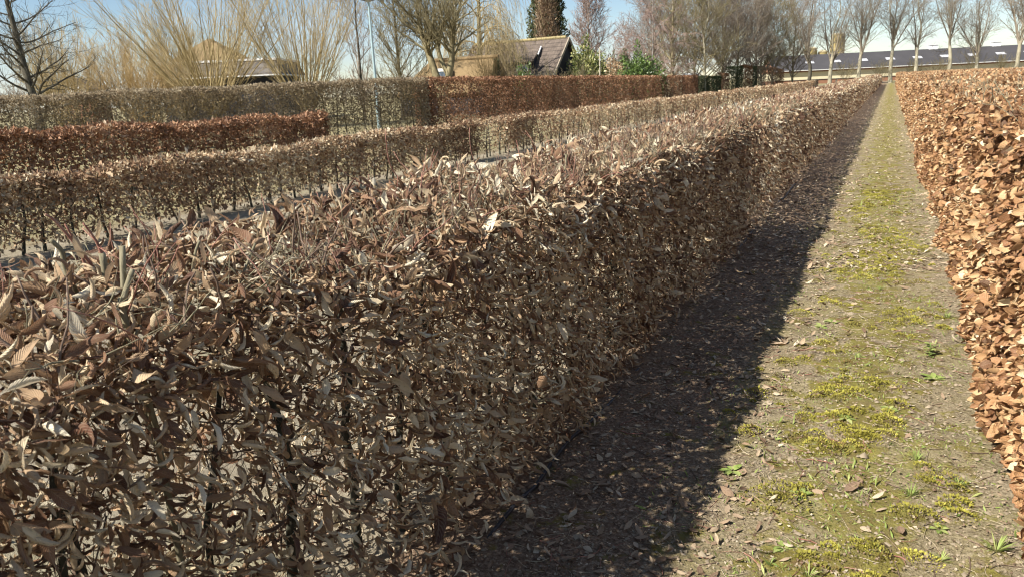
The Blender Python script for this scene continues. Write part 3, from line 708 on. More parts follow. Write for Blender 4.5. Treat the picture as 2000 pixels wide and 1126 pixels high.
sets = [red.geo(red.sample(0, 18, 36000, skin=.08, **kw), 'C', tintp=(.42, .2)), red.geo(red.sample(18, red.len, 32000, skin=.08, **dict(kw, length=.11)), 'C', tintp=(.45, .2))]
obj('leaves', leaf_mesh('leaves', sets, M['red_beech']), red.t, 'stuff')
red.stems(.3, red.len, .5, r=(.016, .03), K=4, joined=True)

# --- sample blocks of hedge plants beyond the end of the red hedge
def block(name, label, mat, px, py, w_, dpt, h, seed, n=4200, length=.12, tint=(.5, .22), z0=.05):
    # faces the path (local v = +): row runs along u
    a = R(66); d = np.array([math.cos(a), math.sin(a)])
    hd = Hedge(name, label, mat, np.array([px, py])-d*w_*.64, np.array([px, py])+d*w_*.64, dpt, h, h, z0, seed, hvar=.04, fvar=.06)
    obj('leaves', leaf_mesh('leaves', [hd.geo(hd.sample(0, hd.len, n, skin=.07, frac=(.46, .16, .2, .18), length=length, wid=.36, tipdir=(.4, .5, .8), facing=.2), 'C', tintp=tint)], mat), hd.t, 'stuff')
    hd.stems(.15, hd.len, .4, r=(.015, .025), K=4, joined=True)
block('yew_hedge', 'dark green yew block at the far end of the red beech hedge', M['yew'], -19.4, 86.6, 1.9, .9, 2.0, 201)
block('yew_hedge', 'darker yew block just behind the pale trunk, beside the first yew block', M['yew'], -18.3, 88.6, 1.3, .9, 1.96, 202)
block('beech_hedge', 'short orange-brown beech block with a ragged top between yew blocks', M['red_beech'], -17.9, 91.6, 1.2, .9, 2.25, 203, 2600)
block('yew_hedge', 'tall ivy-green column block between two copper beech blocks', M['yew'], -16.9, 93.6, 1.9, .9, 2.95, 204)
block('beech_hedge', 'tall bright copper beech block right of the tall green one', M['beech'], -15.9, 95.3, 1.3, .9, 3.05, 205, 3200, tint=(.4, .2))
block('yew_hedge', 'narrow green sliver of yew between copper beech and brown hornbeam', M['yew'], -15.4, 96.6, .6, .9, 2.9, 206, 2000)
block('hornbeam_hedge', 'grey-brown twiggy hornbeam block beside the narrow yew sliver', M['olive_horn'], -14.7, 98.0, 1.3, .9, 2.9, 207, 2200)
block('hornbeam_hedge', 'wide tan hornbeam block under the multi-stemmed trees', M['hornbeam'], -13.7, 99.9, 1.8, .9, 2.7, 208, 3000, tint=(.4, .2))
block('beech_hedge', 'last copper beech block before the open view of the barn', M['beech'], -12.9, 101.6, .9, .9, 2.5, 209, 2200, tint=(.35, .2))

# ================================================================== LAMP POST
lamp = thing('street_lamp', 'slim grey-green metal lamp post with a dark lantern rising through the olive hedge', 'street lamp', (-22.4, 30.1, 0))
mb = MB(); mb.cyl(0, 0, 0, 1.1, .11, .105, 16); mb.cyl(0, 0, 1.1, 5.95, .074, .05, 14); mb.cyl(0, 0, 1.08, 1.14, .115, .095, 16)
M['galv'] = plain('weathered_green_steel', (.36, .47, .48), .45, .5, .2, 4, metal=.2)
mb.build('pole', M['galv'], lamp)
mb = MB(); mb.cyl(0, 0, 5.95, 6.0, .32, .34, 24); mb.cyl(0, 0, 6.0, 6.16, .34, .12, 24); mb.cyl(0, 0, 6.16, 6.22, .05, .03, 12)
M['dark'] = plain('dark_lamp_paint', (.02, .022, .025), .5); mb.build('lamp_head', M['dark'], lamp)
mb = MB(); mb.cyl(0, 0, 5.86, 5.949, .10, .16, 20); M['opal'] = plain('opal_plastic', (.45, .46, .45), .3, .5, .05); mb.build('lamp_lens', M['opal'], lamp)

# ================================================================== TREES
def tree(name, label, loc, trunk, crown, barkm, twigm, cat='tree', group=None, rz=0):
    t = thing(name, label, cat, loc, rz, group)
    obj('trunk', tube_mesh('trunk', trunk, barkm), t)
    obj('crown', tube_mesh('crown', crown, twigm), t)
    return t
def dup(t, loc, rz, label, sc=1, lean=None):
    r = t.copy(); COL.objects.link(r); r.location = loc; r.rotation_euler = (0, 0, rz); r.scale = (sc, sc, sc); r['label'] = label
    for ch in t.children:
        c = ch.copy(); COL.objects.link(c); c.parent = r
    return r
def rad(r0, r1, K, pw=1.0): return (r0+(r1-r0)*np.linspace(0, 1, K)**pw)[None]

# dark bare tree at the far left
rg = np.random.default_rng(301)
tp = bent([(0, 0, 0), (-.15, .05, 1.8), (-.5, .1, 3.6), (-.62, .1, 5.2), (-.8, .1, 7.4), (-.7, .1, 9.6)], 14)[None]; tr_ = rad(.21, .05, 14)
l1, r1 = grow(tp, tr_, 38, rg, .16, .98, (68, 13), lambda t, q: (3.9-2.4*t)*rg.uniform(.7, 1.15, q), .36, 9, .09, .25, rmin=.014, rmax=.07)
l2, r2 = grow(l1, r1, 10, rg, .2, 1, (48, 14), lambda t, q: rg.uniform(.5, 1.4, q), .5, 5, .12, .3, rmin=.009)
l3, r3 = grow(l2, r2, 7, rg, .2, 1, (42, 14), lambda t, q: rg.uniform(.25, .6, q), .6, 3, .15, .3, rmin=.0055, rmax=.009)
tree('bare_tree', 'dark bare tree with a leaning trunk and horizontal limbs at the frame edge', (-34.1, 20.7, 0), [(tp, tr_, 9)], [(l1, r1, 5), (l2, r2, 4), (l3, r3, 3)], M['darkbark'], M['darkbark'])

# pollard willows
def willow(seed, n, ln, spread, base_h=.9, twigs=12, r0=.05, fine=6, rmin=.006):
    rg = np.random.default_rng(seed)
    tp = bent([(0, 0, 0), (.05, 0, base_h*.5), (0, .03, base_h)], 5)[None]; tr_ = np.array([[.34, .31, .3, .36, .30]])
    az = rg.uniform(0, 6.283, n); th = np.radians(spread)*np.sqrt(rg.random(n)); d = np.stack([np.sin(th)*np.cos(az), np.sin(th)*np.sin(az), np.cos(th)], 1)
    n_ = n; K = 12; P = np.empty((n, K, 3)); P[:, 0] = np.array([0, 0, base_h-.1])+d*np.array([.3, .3, .1]); Ls = ln*rg.uniform(.72, 1.1, n)
    for k in range(1, K):
        d = nrm(d+rg.normal(0, .055, (n, 3))+np.array([0, 0, .05])); P[:, k] = P[:, k-1]+d*(Ls/(K-1))[:, None]
    Rr = (r0*rg.uniform(.55, 1.1, n))[:, None]*(1-.78*np.linspace(0, 1, K)[None])
    a, ar = grow(P, Rr, twigs, rg, .22, .98, (28, 11), lambda t, q: (1.9-.9*t)*rg.uniform(.6, 1.2, q), .42, 6, .05, .25, rmin=rmin*1.3, rmax=.02)
    bq, br = grow(a, ar, fine, rg, .2, .98, (24, 9), lambda t, q: rg.uniform(.35, .8, q), .6, 3, .06, .2, rmin=rmin, rmax=.011)
    return [(tp, tr_, 10)], [(P, Rr, 6), (a, ar, 4), (bq, br, 3)]
tk, cr = willow(311, 46, 8.6, 50, twigs=13, r0=.045, fine=7, rmin=.0062); tree('pollard_willow', 'golden pollard willow fanning up in front of the pyramid thatch roof', (-33.4, 30.0, 0), tk, cr, M['olivebark'], M['willow'])
tk, cr = willow(312, 42, 8.4, 40, twigs=13, r0=.045, fine=7, rmin=.0062); tree('pollard_willow', 'golden pollard willow fanning up between pyramid roof and lamp post', (-28.9, 32.4, 0), tk, cr, M['olivebark'], M['willow'])
for k, (x, y, s, n, ln, sp, lab) in enumerate([
    (-41.8, 31.4, 313, 34, 5.4, 55, 'orange-gold coppiced willow thicket left of the big pollard'),
    (-44.8, 29.6, 314, 34, 5.6, 52, 'tan coppiced willow spreading above the white gable'),
    (-39.3, 30.6, 315, 26, 4.2, 60, 'low greenish coppiced willow at the foot of the big pollard'),
    (-48.6, 31.0, 316, 30, 6.6, 42, 'tall thin tan willow behind the dark bare tree'),
    (-52.0, 26.0, 317, 34, 6.2, 50, 'pale willow scrub at the far left edge behind the dark tree'),
    (-43.5, 36.5, 318, 28, 8.2, 30, 'pale upright willow showing against blue sky beside the dark tree')]):
    if k > 3:
        dup([o for o in COL.objects if o.name.startswith('coppiced_willow') and o.parent is None][[3, 1][k-4]], (x, y, 0), 2.2*k, lab, [1.1, 1.3][k-4]); continue
    tk, cr = willow(s, int(n*1.2), ln, sp, .5, 9, .032, 5, rmin=.008); tree('coppiced_willow', lab, (x, y, 0), tk, cr, M['olivebark'], M['thicket'] if k in (0, 2) else M['willow'])

def leader(seed, Ht, r0, n1, ang, l1fun, n2=8, n3=6, bend=.25, t0=.18, up=.3, rm=.010, l2=(.5, 1.4), l3=(.25, .6), droop=0, droop3=0, K1=8, a2=(40, 13), ratio=.42, S=8, lean=(0, 0)):
    rg = np.random.default_rng(seed)
    pts = [(lean[0]*q+rg.normal(0, bend)*q*(1 if k else 0)*.5, lean[1]*q+rg.normal(0, bend)*q*.5, Ht*q) for k, q in enumerate(np.linspace(0, 1, 6))]
    tp = bent(pts, 14)[None]; tr_ = rad(r0, .02, 14, .9)
    a, ar = grow(tp, tr_, n1, rg, t0, .98, ang, lambda t, q: l1fun(t)*rg.uniform(.75, 1.15, q), ratio, K1, .07, up, droop, rmin=.012, rmax=r0*.5)
    c, cr = grow(a, ar, n2, rg, .18, .99, a2, lambda t, q: rg.uniform(*l2, q), .5, 6, .09, up, droop, rmin=rm*1.3)
    e, er = grow(c, cr, n3, rg, .15, .99, a2, lambda t, q: rg.uniform(*l3, q), .6, 3, .1, up*.7, droop3, rmin=rm, rmax=rm*1.5)
    return [(tp, tr_, S)], [(a, ar, 5), (c, cr, 4), (e, er, 3)]
tk, cr = leader(321, 11, .12, 26, (36, 8), lambda t: 4.0-2.4*t, 9, 7, .3, t0=.1); tree('bare_tree', 'thin open bare tree directly behind the lamp post', (-32.4, 42.0, 0), tk, cr, M['darkbark'], M['greybark'])
tk, cr = leader(322, 11, .13, 52, (50, 8), lambda t: 3.3-2.3*t, 11, 8, .12, t0=.06, up=.55); tree('alder_tree', 'conical brown alder with a straight dark leader right of the lamp post', (-27.7, 39.8, 0), tk, cr, M['darkbark'], M['olivebark'])
# old forked tree with gnarled pollard heads
rg = np.random.default_rng(323)
t1 = bent([(0, 0, 0), (-.1, 0, 1.8), (-.55, .1, 3.2), (-1.0, .1, 4.6), (-1.3, .1, 5.6)], 12); t2 = bent([(.1, 0, 1.2), (.55, 0, 2.4), (.8, .1, 3.4), (.95, .1, 4.6), (1.25, .2, 6.2)], 12); t3 = bent([(.6, .05, 2.5), (.1, .1, 3.4), (-.15, .1, 4.4), (-.3, .2, 5.4)], 12)
tp = np.stack([t1, t2, t3]); tr_ = np.stack([rad(.26, .17, 12)[0], rad(.24, .13, 12)[0], rad(.16, .10, 12)[0]])
a, ar = grow(tp, tr_, 20, rg, .5, 1.0, (46, 16), lambda t, q: rg.uniform(1.8, 4.2, q), .42, 8, .10, .7, rmin=.02, rmax=.09)
c, cr = grow(a, ar, 9, rg, .15, 1, (36, 14), lambda t, q: rg.uniform(.7, 1.7, q), .5, 6, .1, .5, rmin=.011)
e, er = grow(c, cr, 6, rg, .15, 1, (32, 14), lambda t, q: rg.uniform(.3, .7, q), .6, 4, .12, .2, rmin=.008)
tree('forked_tree', 'old lichened forked tree with gnarled trunks left of the low thatched roof', (-24.6, 39.6, 0), [(tp, tr_, 10)], [(a, ar, 6), (c, cr, 4), (e, er, 3)], M['olivebark'], M['olivebark'])
# weeping willow
rg = np.random.default_rng(324)
tp = bent([(0, 0, 0), (.1, 0, 2.5), (0, .1, 5), (.2, 0, 8.5)], 12)[None]; tr_ = rad(.3, .12, 12)
a, ar = grow(tp, tr_, 20, rg, .45, 1, (50, 14), lambda t, q: rg.uniform(1.6, 3.6, q), .4, 8, .1, .3, .6, rmin=.02, rmax=.1)
c, cr = grow(a, ar, 26, rg, .3, 1, (50, 20), lambda t, q: rg.uniform(2.6, 6.0, q), .3, 9, .05, 0, 1.5, rmin=.013, rmax=.016)
e, er = grow(c, cr, 5, rg, .1, .9, (20, 8), lambda t, q: rg.uniform(.5, 1.3, q), .6, 4, .05, 0, .8, rmin=.007)
tree('weeping_willow', 'weeping willow with hanging yellow-brown strands behind the low thatched roof', (-28.2, 51.2, 0), [(tp, tr_, 9)], [(a, ar, 5), (c, cr, 3), (e, er, 3)], M['olivebark'], M['willow'])
# golden willow shrub against the gable of the low thatch
tk, cr = willow(325, 20, 3.4, 26, .5, 8, .022, 4); tree('willow_shrub', 'small bright yellow willow shrub at the corner of the low thatched roof', (-24.3, 45.6, 0), tk, cr, M['olivebark'], M['thicket'])
# far round bare tree and others in the middle distance
tk, cr = leader(326, 12.2, .24, 40, (44, 9), lambda t: 5.4*(1-.62*t), 11, 8, .15, t0=.12, up=.35, rm=.018, l2=(.8, 1.9), l3=(.4, .9)); tree('bare_tree', 'round-crowned bare tree standing right of the dark conifer', (-33.9, 89.6, 0), tk, cr, M['greybark'], M['pinktwig'])
tk, cr = leader(327, 9.5, .18, 22, (42, 10), lambda t: 3.8*(1-.6*t), 8, 6, .2, up=.3, rm=.02, l2=(.7, 1.6), l3=(.4, .8)); tree('bare_tree', 'small distant bare tree just left of the birch', (-37.6, 115.4, 0), tk, cr, M['greybark'], M['pinktwig'])
tk, cr = leader(330, 7.5, .18, 20, (44, 10), lambda t: 3.4*(1-.6*t), 8, 6, .2, up=.3, rm=.02, l2=(.7, 1.4), l3=(.4, .8)); tree('bare_tree', 'tiny far bare tree peeping over the house roof left of the conifer', (-50.3, 97.6, 0), tk, cr, M['greybark'], M['pinktwig'])
tk, cr = leader(328, 11.5, .13, 48, (52, 11), lambda t: 5.6*(1-.5*t), 12, 9, .1, t0=.12, up=.2, rm=.012, droop=.25, droop3=.7); tree('birch_tree', 'white-trunked birch with purplish twigs behind the glossy laurel', (-20.9, 72.6, 0), tk, cr, M['birch'], M['pinktwig'])
tk, cr = leader(329, 12.5, .22, 40, (52, 9), lambda t: 4.4*(1-.45*t), 11, 8, .08, t0=.12, up=.5, rm=.012); tree('bare_tree', 'stout lichened tree with a yellowish trunk right of the birch', (-20.7, 79.4, 0), tk, cr, M['olivebark'], M['olivebark'])
for k, (x, y, s, h, lab) in enumerate([
    (-20.9, 90.4, 331, 10.5, 'twiggy olive tree behind the first yew block'),
    (-18.95, 86.9, 332, 10.8, 'broad twiggy tree with a pale trunk standing before the yew blocks'),
    (-16.8, 95.0, 333, 11.2, 'bushy bare tree rising above the tall copper block'),
    (-15.4, 100.2, 334, 11.2, 'dense bare tree above the narrow yew sliver'),
    (-14.0, 104.3, 335, 10.6, 'multi-limbed bare tree over the tan hornbeam block'),
    (-12.1, 109.5, 336, 9.8, 'last dense bare tree, beside the near end of the barn')]):
    if k > 2:
        dup([o for o in COL.objects if o.name.startswith('hornbeam_tree') and o.parent is None][k-3], (x, y, 0), 1.9*k, lab, [1, .98, .93][k-3]); continue
    tk, cr = leader(s, h, .18, 50, (52, 13), lambda t: 5.6*(1-.45*t), 11, 8, .3, t0=.11, up=.4, rm=.013, l2=(.7, 1.7), l3=(.35, .8), lean=(.5 if k > 3 else 0, 0))
    tree('hornbeam_tree', lab, (x, y, 0), tk, cr, M['limebark'] if k == 1 else M['olivebark'], M['olivebark'] if k % 2 else M['greybark'])
mass = [o for o in COL.objects if o.name.startswith('hornbeam_tree') and o.parent is None]
for k, (x, y, sc_, lab) in enumerate([(-24.5, 93.5, 1.0, 'grey-brown bare tree between the stout lichened tree and the first yew block'), (-18.9, 96.8, 1.05, 'bare tree in the thick of the brown crowns, behind the tall green column block'),
        (-20.4, 104.0, 1.08, 'farthest bare tree showing through the brown crowns over the yew blocks'), (-15.9, 107.5, 1.0, 'bare tree behind the tan hornbeam block, its crown merging into the mass'), (-24.6, 84.8, .92, 'bare tree just behind the birch, crown merging into the brown mass')]):
    t = dup(mass[(k*2+1) % len(mass)], (x, y, 0), 2.1*k+.6, lab, sc_)
# row of limes before the barn
LIME = [(-11.0, 120.3), (-8.2, 121.7), (-4.45, 123.6), (-.2, 125.8), (3.05, 127.5), (7.35, 129.7), (11.05, 131.6), (16.3, 134.3), (21.5, 137)]
LLAB = ['dark-trunked lime tree at the near end of the barn row, beside the last hedge block', 'slim lime tree in front of the three silos', 'lime tree between the tall silo and the path end',
        'pale-trunked lime tree standing exactly at the end of the path', 'twin-limbed lime tree first to the right of the path end', 'straight smooth pale lime tree, second right of the path end',
        'lime tree third right of the path end, a tall shrub beside it', 'stout lime tree nearest the frame edge before the barn', 'lime tree just beyond the frame edge']
protos = []
for k, (x, y) in enumerate(LIME):
    if k < 6:
        rg = np.random.default_rng(341+k); fh = [4.3, 4.2, 5.0, 5.4, 4.4, 5.6][k]
        nl_ = [5, 4, 6, 5, 2, 5][k]
        tp = bent([(0, 0, 0), (rg.normal(0, .1), 0, fh*.5), (rg.normal(0, .12), 0, fh), (rg.normal(0, .3), 0, fh+3), (rg.normal(0, .5), 0, 11), (rg.normal(0, .6), 0, 16.5)], 16)[None]; tr_ = np.interp(np.linspace(0, 1, 16), [0, .1, .28, .4, 1], [.33, .27, .235, .15, .03])[None]
        LP, LR = grow(tp, tr_, nl_, rg, fh/17.5, fh/12, (17, 5), lambda t, q: rg.uniform(8.5, 12, q), .6, 14, .05, .12, rmin=.05, rmax=.15, tip=.12)
        SP, SR = np.concatenate([LP, tp[:, 5:].repeat(1, 0)[:, np.linspace(0, 10, 14).astype(int)]]), np.concatenate([LR, tr_[:, 5:][:, np.linspace(0, 10, 14).astype(int)]])
        a, ar = grow(SP, SR, 12, rg, .06, .97, (42, 11), lambda t, q: (4.2-2.7*t)*rg.uniform(.6, 1.15, q), .48, 8, .07, .2, rmin=.022, rmax=.07)
        c, cr = grow(a, ar, 8, rg, .2, .99, (38, 11), lambda t, q: rg.uniform(.8, 2.0, q), .5, 5, .08, .25, rmin=.017)
        e, er = grow(c, cr, 4, rg, .2, .99, (40, 12), lambda t, q: rg.uniform(.4, .9, q), .6, 3, .1, .2, rmin=.013)
        t = tree('lime_tree', LLAB[k], (x, y, 0), [(tp, tr_, 10)], [(LP, LR, 8), (a, ar, 5), (c, cr, 3), (e, er, 3)], M['darkbark'] if k == 0 else M['limebark'], M['limetwig'], group='lime trees in front of the barn'); protos.append(t)
    elif k < 8:
        t = dup(protos[k-5], (x, y, 0), 1.3*k+.7, LLAB[k], [.94, 1.09, .96, 1.13][k-4]); t.rotation_euler = (R([2, -1.5, 1.5, -2][k-4]), R([-2, 1.5, 2.4, -1.5][k-4]), 1.3*k+.7)
# low multi-stemmed shrubs between the limes
for k, (x, y, h, lab) in enumerate([(-6.2, 122.8, 2.6, 'thin bare shrub between the slim lime and the silo lime'), (-1.4, 125.2, 2.4, 'small bare shrub left of the path-end lime'),
        (2.6, 128.4, 2.6, 'small bare shrub behind the twin-limbed lime'), (6.0, 129.3, 2.2, 'sparse bare shrub before the straight pale lime'), (10.3, 132.4, 4.3, 'tall twiggy yellowish shrub, tallest of those under the lime row'), (14.6, 133.8, 2.6, 'low sideways bare shrub before the stout lime')]):
    tk, cr = willow(351+k, 12, h, 42, .35, 7, .025, 4, rmin=.010); tree('bare_shrub', lab, (x, y, 0), [(tk[0][0], tk[0][1]*.3, 6)], cr, M['darkbark'], M['olivebark'], cat='shrub', group='shrubs among the limes')

# conifer behind the house, dead brown twigs over its front
rg = np.random.default_rng(361)
cn = thing('conifer_tree', 'tall dark conifer with a brown bare front rising behind the house roof', 'tree', (-34.4, 78.2, 0))
n = 26000; z = 13.5*rg.random(n)**1.25; prof = np.interp(z, [0, 1.5, 6, 11, 13.5], [2.0, 2.35, 1.95, 1.45, .1])
az = rg.uniform(0, 6.283, n); rr = prof*(1-rg.exponential(.12, n)); bump = 1+.22*np.sin(az*5+z*1.7)+.15*np.sin(az*9-z*2.9); rr *= bump
toCam = math.atan2(-78.2, 34.4); dz = np.abs((az-toCam+math.pi) % (2*math.pi)-math.pi)
keep = (dz > 1.0) | (rg.random(n) < .06); z, az, rr = z[keep], az[keep], rr[keep]; n = len(z)
P = np.stack([rr*np.cos(az), rr*np.sin(az), z], 1); o_ = np.stack([np.cos(az), np.sin(az), np.zeros(n)], 1)
obj('foliage', leaf_mesh('foliage', [leaf_geo(P, o_*.5+np.array([0, 0, .8])+rg.normal(0, .4, (n, 3)), rg.normal(0, 1, (n, 3)), rg.uniform(.18, .34, n), rg.uniform(.05, .09, n), np.zeros(n), np.full(n, .3), np.clip(rg.normal(.5, .25, n), 0, 1), 'C', rg)], M['conifer']), cn, 'stuff')
tp = np.array([[(0, 0, q) for q in np.linspace(0, 13, 10)]]); tr_ = rad(.35, .05, 10); obj('trunk', tube_mesh('trunk', [(tp, tr_, 9)], M['darkbark']), cn)
a, ar = grow(tp, tr_, 130, rg, .08, .98, (52, 12), lambda t, q: (2.9-1.6*t)*rg.uniform(.8, 1.05, q), .3, 7, .08, .5, rmin=.02, rmax=.06); c, cr = grow(a, ar, 20, rg, .3, 1, (35, 12), lambda t, q: rg.uniform(.4, 1.1, q), .6, 4, .1, .5, rmin=.024)
obj('branches', tube_mesh('branches', [(a, ar, 4), (c, cr, 3)], M['olivebark']), cn, 'stuff')
n = 9000; z = 13*rg.random(n)**1.1; az = toCam+rg.normal(0, .42, n); rr = np.interp(z, [0, 1.5, 6, 11, 13.5], [1.9, 2.2, 1.85, 1.4, .1])*(.97-rg.exponential(.1, n)); P = np.stack([rr*np.cos(az), rr*np.sin(az), z], 1); o_ = np.stack([np.cos(az), np.sin(az), np.zeros(n)], 1)
obj('dead_sprays', leaf_mesh('dead_sprays', [leaf_geo(P, o_*.3+np.array([0, 0, .8])+rg.normal(0, .45, (n, 3)), o_+rg.normal(0, .6, (n, 3)), rg.uniform(.3, .7, n), rg.uniform(.025, .05, n), np.zeros(n), np.full(n, .3), np.clip(rg.normal(.3, .2, n), 0, 1), 'C', rg)], M['litter']), cn, 'stuff')

# ------------------------------------------------------------------ bushes
def bush(name, label, loc, rx, ry, rz_, n, mat, length, wid, seed, shell=.16, cat='shrub', cone=False, tint=(.5, .25), lobes=.18, up=.3):
    rg = np.random.default_rng(seed); t = thing(name, label, cat, loc)
    d = nrm(rg.normal(0, 1, (n, 3))); d[:, 2] = abs(d[:, 2]); s = 1-rg.exponential(shell, n)
    lob = 1+lobes*(np.sin(d[:, 0]*7+seed)*np.sin(d[:, 1]*6+2*seed)+.7*np.sin(d[:, 2]*9+d[:, 0]*11)+.5*np.sin(d[:, 1]*17+d[:, 2]*13))
    if cone:
        z = rg.random(n)**1.4; az = rg.uniform(0, 6.283, n); q = (1-z)**.8*s*lob; P = np.stack([q*np.cos(az)*rx, q*np.sin(az)*ry, z*rz_], 1); d = nrm(np.stack([np.cos(az), np.sin(az), np.full(n, .6)], 1))
    else: P = d*s[:, None]*lob[:, None]*np.array([rx, ry, rz_])
    P[:, 2] = np.maximum(P[:, 2], .03)
    g = leaf_geo(P, d*.6+np.array([0, 0, up])+rg.normal(0, .5, (n, 3)), d*.6+rg.normal(0, .7, (n, 3)), length*np.exp(rg.normal(0, .2, n)), length*wid*np.exp(rg.normal(0, .15, n)), np.zeros(n), np.full(n, .35), np.clip(rg.normal(*tint, n)+.3*np.sin(P[:, 0]*3.1+seed)*np.sin(P[:, 1]*2.7)*np.sin(P[:, 2]*3.3), 0, 1), 'C', rg)
    obj('foliage', leaf_mesh('foliage', [g], mat), t, 'stuff')
    K = 5; m = 9; az = rg.uniform(0, 6.28, m); Pst = np.zeros((m, K, 3)); q = np.linspace(0, 1, K)
    Pst[:, :, 0] = np.cos(az)[:, None]*rx*.6*q**1.3; Pst[:, :, 1] = np.sin(az)[:, None]*ry*.6*q**1.3; Pst[:, :, 2] = rz_*.8*q
    obj('stems', tube_mesh('stems', [(Pst, np.full((m, K), .03)*np.linspace(1.2, .5, K), 5)], M['darkbark']), t, 'stuff')
    return t
bush('laurel_bush', 'glossy bright green laurel bush behind the far end of the red hedge', (-20.9, 68.2, 0), 2.0, 1.9, 4.05, 5200, M['evergreen'], .24, .32, 401)
bush('laurel_bush', 'small low laurel just beside the glossy bright green one', (-21.2, 71.2, 0), 1.3, 1.2, 2.9, 2200, M['evergreen'], .22, .32, 402)
bush('variegated_bush', 'tall yellow-green variegated bush beside the house gable', (-21.95, 57.6, 0), 1.5, 1.5, 4.55, 4200, M['laurel_yellow'], .24, .33, 403)
bush('green_bush', 'little fresh green bush under the dark dormer', (-24.3, 50.6, 0), .8, .8, 3.1, 1600, M['evergreen'], .16, .33, 404)
bush('small_conifer', 'small dark cone-shaped conifer left of the glossy laurel', (-26.4, 80.9, 0), 1.1, 1.1, 5.2, 2600, M['yew'], .26, .25, 405, cone=True)
bush('small_conifer', 'low rounded dark conifer left of the cone-shaped one', (-27.4, 80.6, 0), .9, .9, 4.4, 1800, M['yew'], .26, .25, 406)
bush('trimmed_hedge', 'tan leafy hedge piece behind the thin pale post', (-23.9, 69.2, 0), 1.9, .8, 3.9, 2600, M['hornbeam'], .2, .35, 407, lobes=.06, cat='hedge')
bush('narrow_conifer', 'narrow dark conifer at the gable corner of the low thatch', (-24.55, 46.9, 0), .55, .55, 3.6, 1800, M['yew'], .2, .25, 408, cone=True)
for k, (x, y, rx, h, lab) in enumerate([(-22.6, 51.6, 1.7, 3.5, 'rounded grey-olive twig bush in front of the house roof'), (-20.7, 53.8, 1.5, 3.45, 'rounded grey-olive twig bush between house gable and pale post'), (-22.6, 66.5, 1.2, 3.0, 'low dull twig bush right of the pale post')]):
    rg = np.random.default_rng(420+k); t = thing('twig_bush', lab, 'shrub', (x, y, 0))
    n = 110; d = nrm(np.stack([rg.normal(0, .8, n), rg.normal(0, .8, n), abs(rg.normal(.9, .4, n))], 1)); K = 7; P = np.zeros((n, K, 3)); Ls = 1/np.sqrt((d[:, 0]/rx)**2+(d[:, 1]/rx)**2+(d[:, 2]/h)**2)*rg.uniform(.8, 1, n); dd = d.copy()
    for q in range(1, K): dd = nrm(dd+rg.normal(0, .06, (n, 3))); P[:, q] = P[:, q-1]+dd*(Ls/(K-1))[:, None]
    Rr = np.full((n, K), .016)*np.linspace(1, .5, K)
    a, ar = grow(P, Rr, 8, rg, .35, 1, (30, 12), lambda t_, q: rg.uniform(.3, .7, q), .6, 3, .12, .1, rmin=.008); c, cr = grow(a, ar, 4, rg, .2, 1, (30, 12), lambda t_, q: rg.uniform(.15, .35, q), .7, 2, .12, .1, rmin=.006)
    obj('branches', tube_mesh('branches', [(P, Rr, 4), (a, ar, 3), (c, cr, 3)], M['olivebark']), t, 'stuff')
# distant woodland on the left horizon
rg = np.random.default_rng(431)
n = 190; tt = rg.random(n); X0 = -190+150*tt+rg.normal(0, 4, n); Y0 = 62+75*tt+rg.normal(0, 9, n)
K = 5; P = np.zeros((n, K, 3)); hh_ = rg.uniform(3.6, 7.2, n)*(1-.25*tt)
for q in range(K): P[:, q] = np.stack([X0+rg.normal(0, .25, n)*q, Y0+rg.normal(0, .25, n)*q, hh_*q/(K-1)], 1)
Rr = np.full((n, K), .12)*np.linspace(1, .3, K)
a, ar = grow(P, Rr, 12, rg, .15, 1, (45, 14), lambda t_, q: rg.uniform(1.0, 2.6, q), .5, 3, .1, .4, rmin=.05); c, cr = grow(a, ar, 4, rg, .2, 1, (40, 14), lambda t_, q: rg.uniform(.6, 1.3, q), .6, 2, .1, .3, rmin=.035)
wd_ = obj('distant_woods', tube_mesh('distant_woods', [(P, Rr, 4), (a, ar, 3), (c, cr, 3)], M['greybark']), None, 'stuff'); wd_['label'] = 'grey band of bare woodland far off on the horizon'; wd_['category'] = 'woods'

# ================================================================== BUILDINGS
def thatch_mat(name, c0, c1, band=26):
    b = MatB(name); o = b.obj(); mpn = b.n('ShaderNodeMapping'); mpn.inputs['Scale'].default_value = (9, 9, 2.2); b.l(o, mpn.inputs[0])
    f = b.noise(mpn.outputs[0], 3, 6, .65); f2 = b.noise(o, .7, 4); f = b.math('ADD', b.math('MULTIPLY', f, .6), b.math('MULTIPLY', f2, .4))
    b.bsdf(b.ramp(f, [(.32, c0), (.66, c1)]), .95, .1, b.bump(f, .6, .05)); return b.m
M['thatch'] = thatch_mat('golden_thatch', (.13, .09, .05), (.30, .215, .115)); M['thatch2'] = thatch_mat('straw_thatch', (.14, .095, .05), (.27, .195, .105))
def tile_mat(name, c0, c1, rows=3.2):
    b = MatB(name); o = b.obj(); s = b.n('ShaderNodeSeparateXYZ'); b.l(o, s.inputs[0])
    f = b.noise(o, 2.2, 5, .65); z = b.math('FRACT', b.math('MULTIPLY', s.outputs[2], rows)); x = b.math('FRACT', b.math('MULTIPLY', s.outputs[0], 4.2))
    c = b.ramp(f, [(.3, c0), (.7, c1)]); c = b.mix(b.math('MULTIPLY', b.math('LESS_THAN', z, .16), .55), c, (.03, .025, .022)); c = b.mix(b.math('MULTIPLY', b.math('LESS_THAN', x, .12), .3), c, (.03, .025, .022))
    b.bsdf(c, .85, .2, b.bump(z, .5, .04)); return b.m
M['tile'] = tile_mat('brown_roof_tile', (.085, .066, .054), (.17, .135, .11)); M['slate'] = tile_mat('grey_slate', (.10, .09, .08), (.19, .17, .15), 2.5)
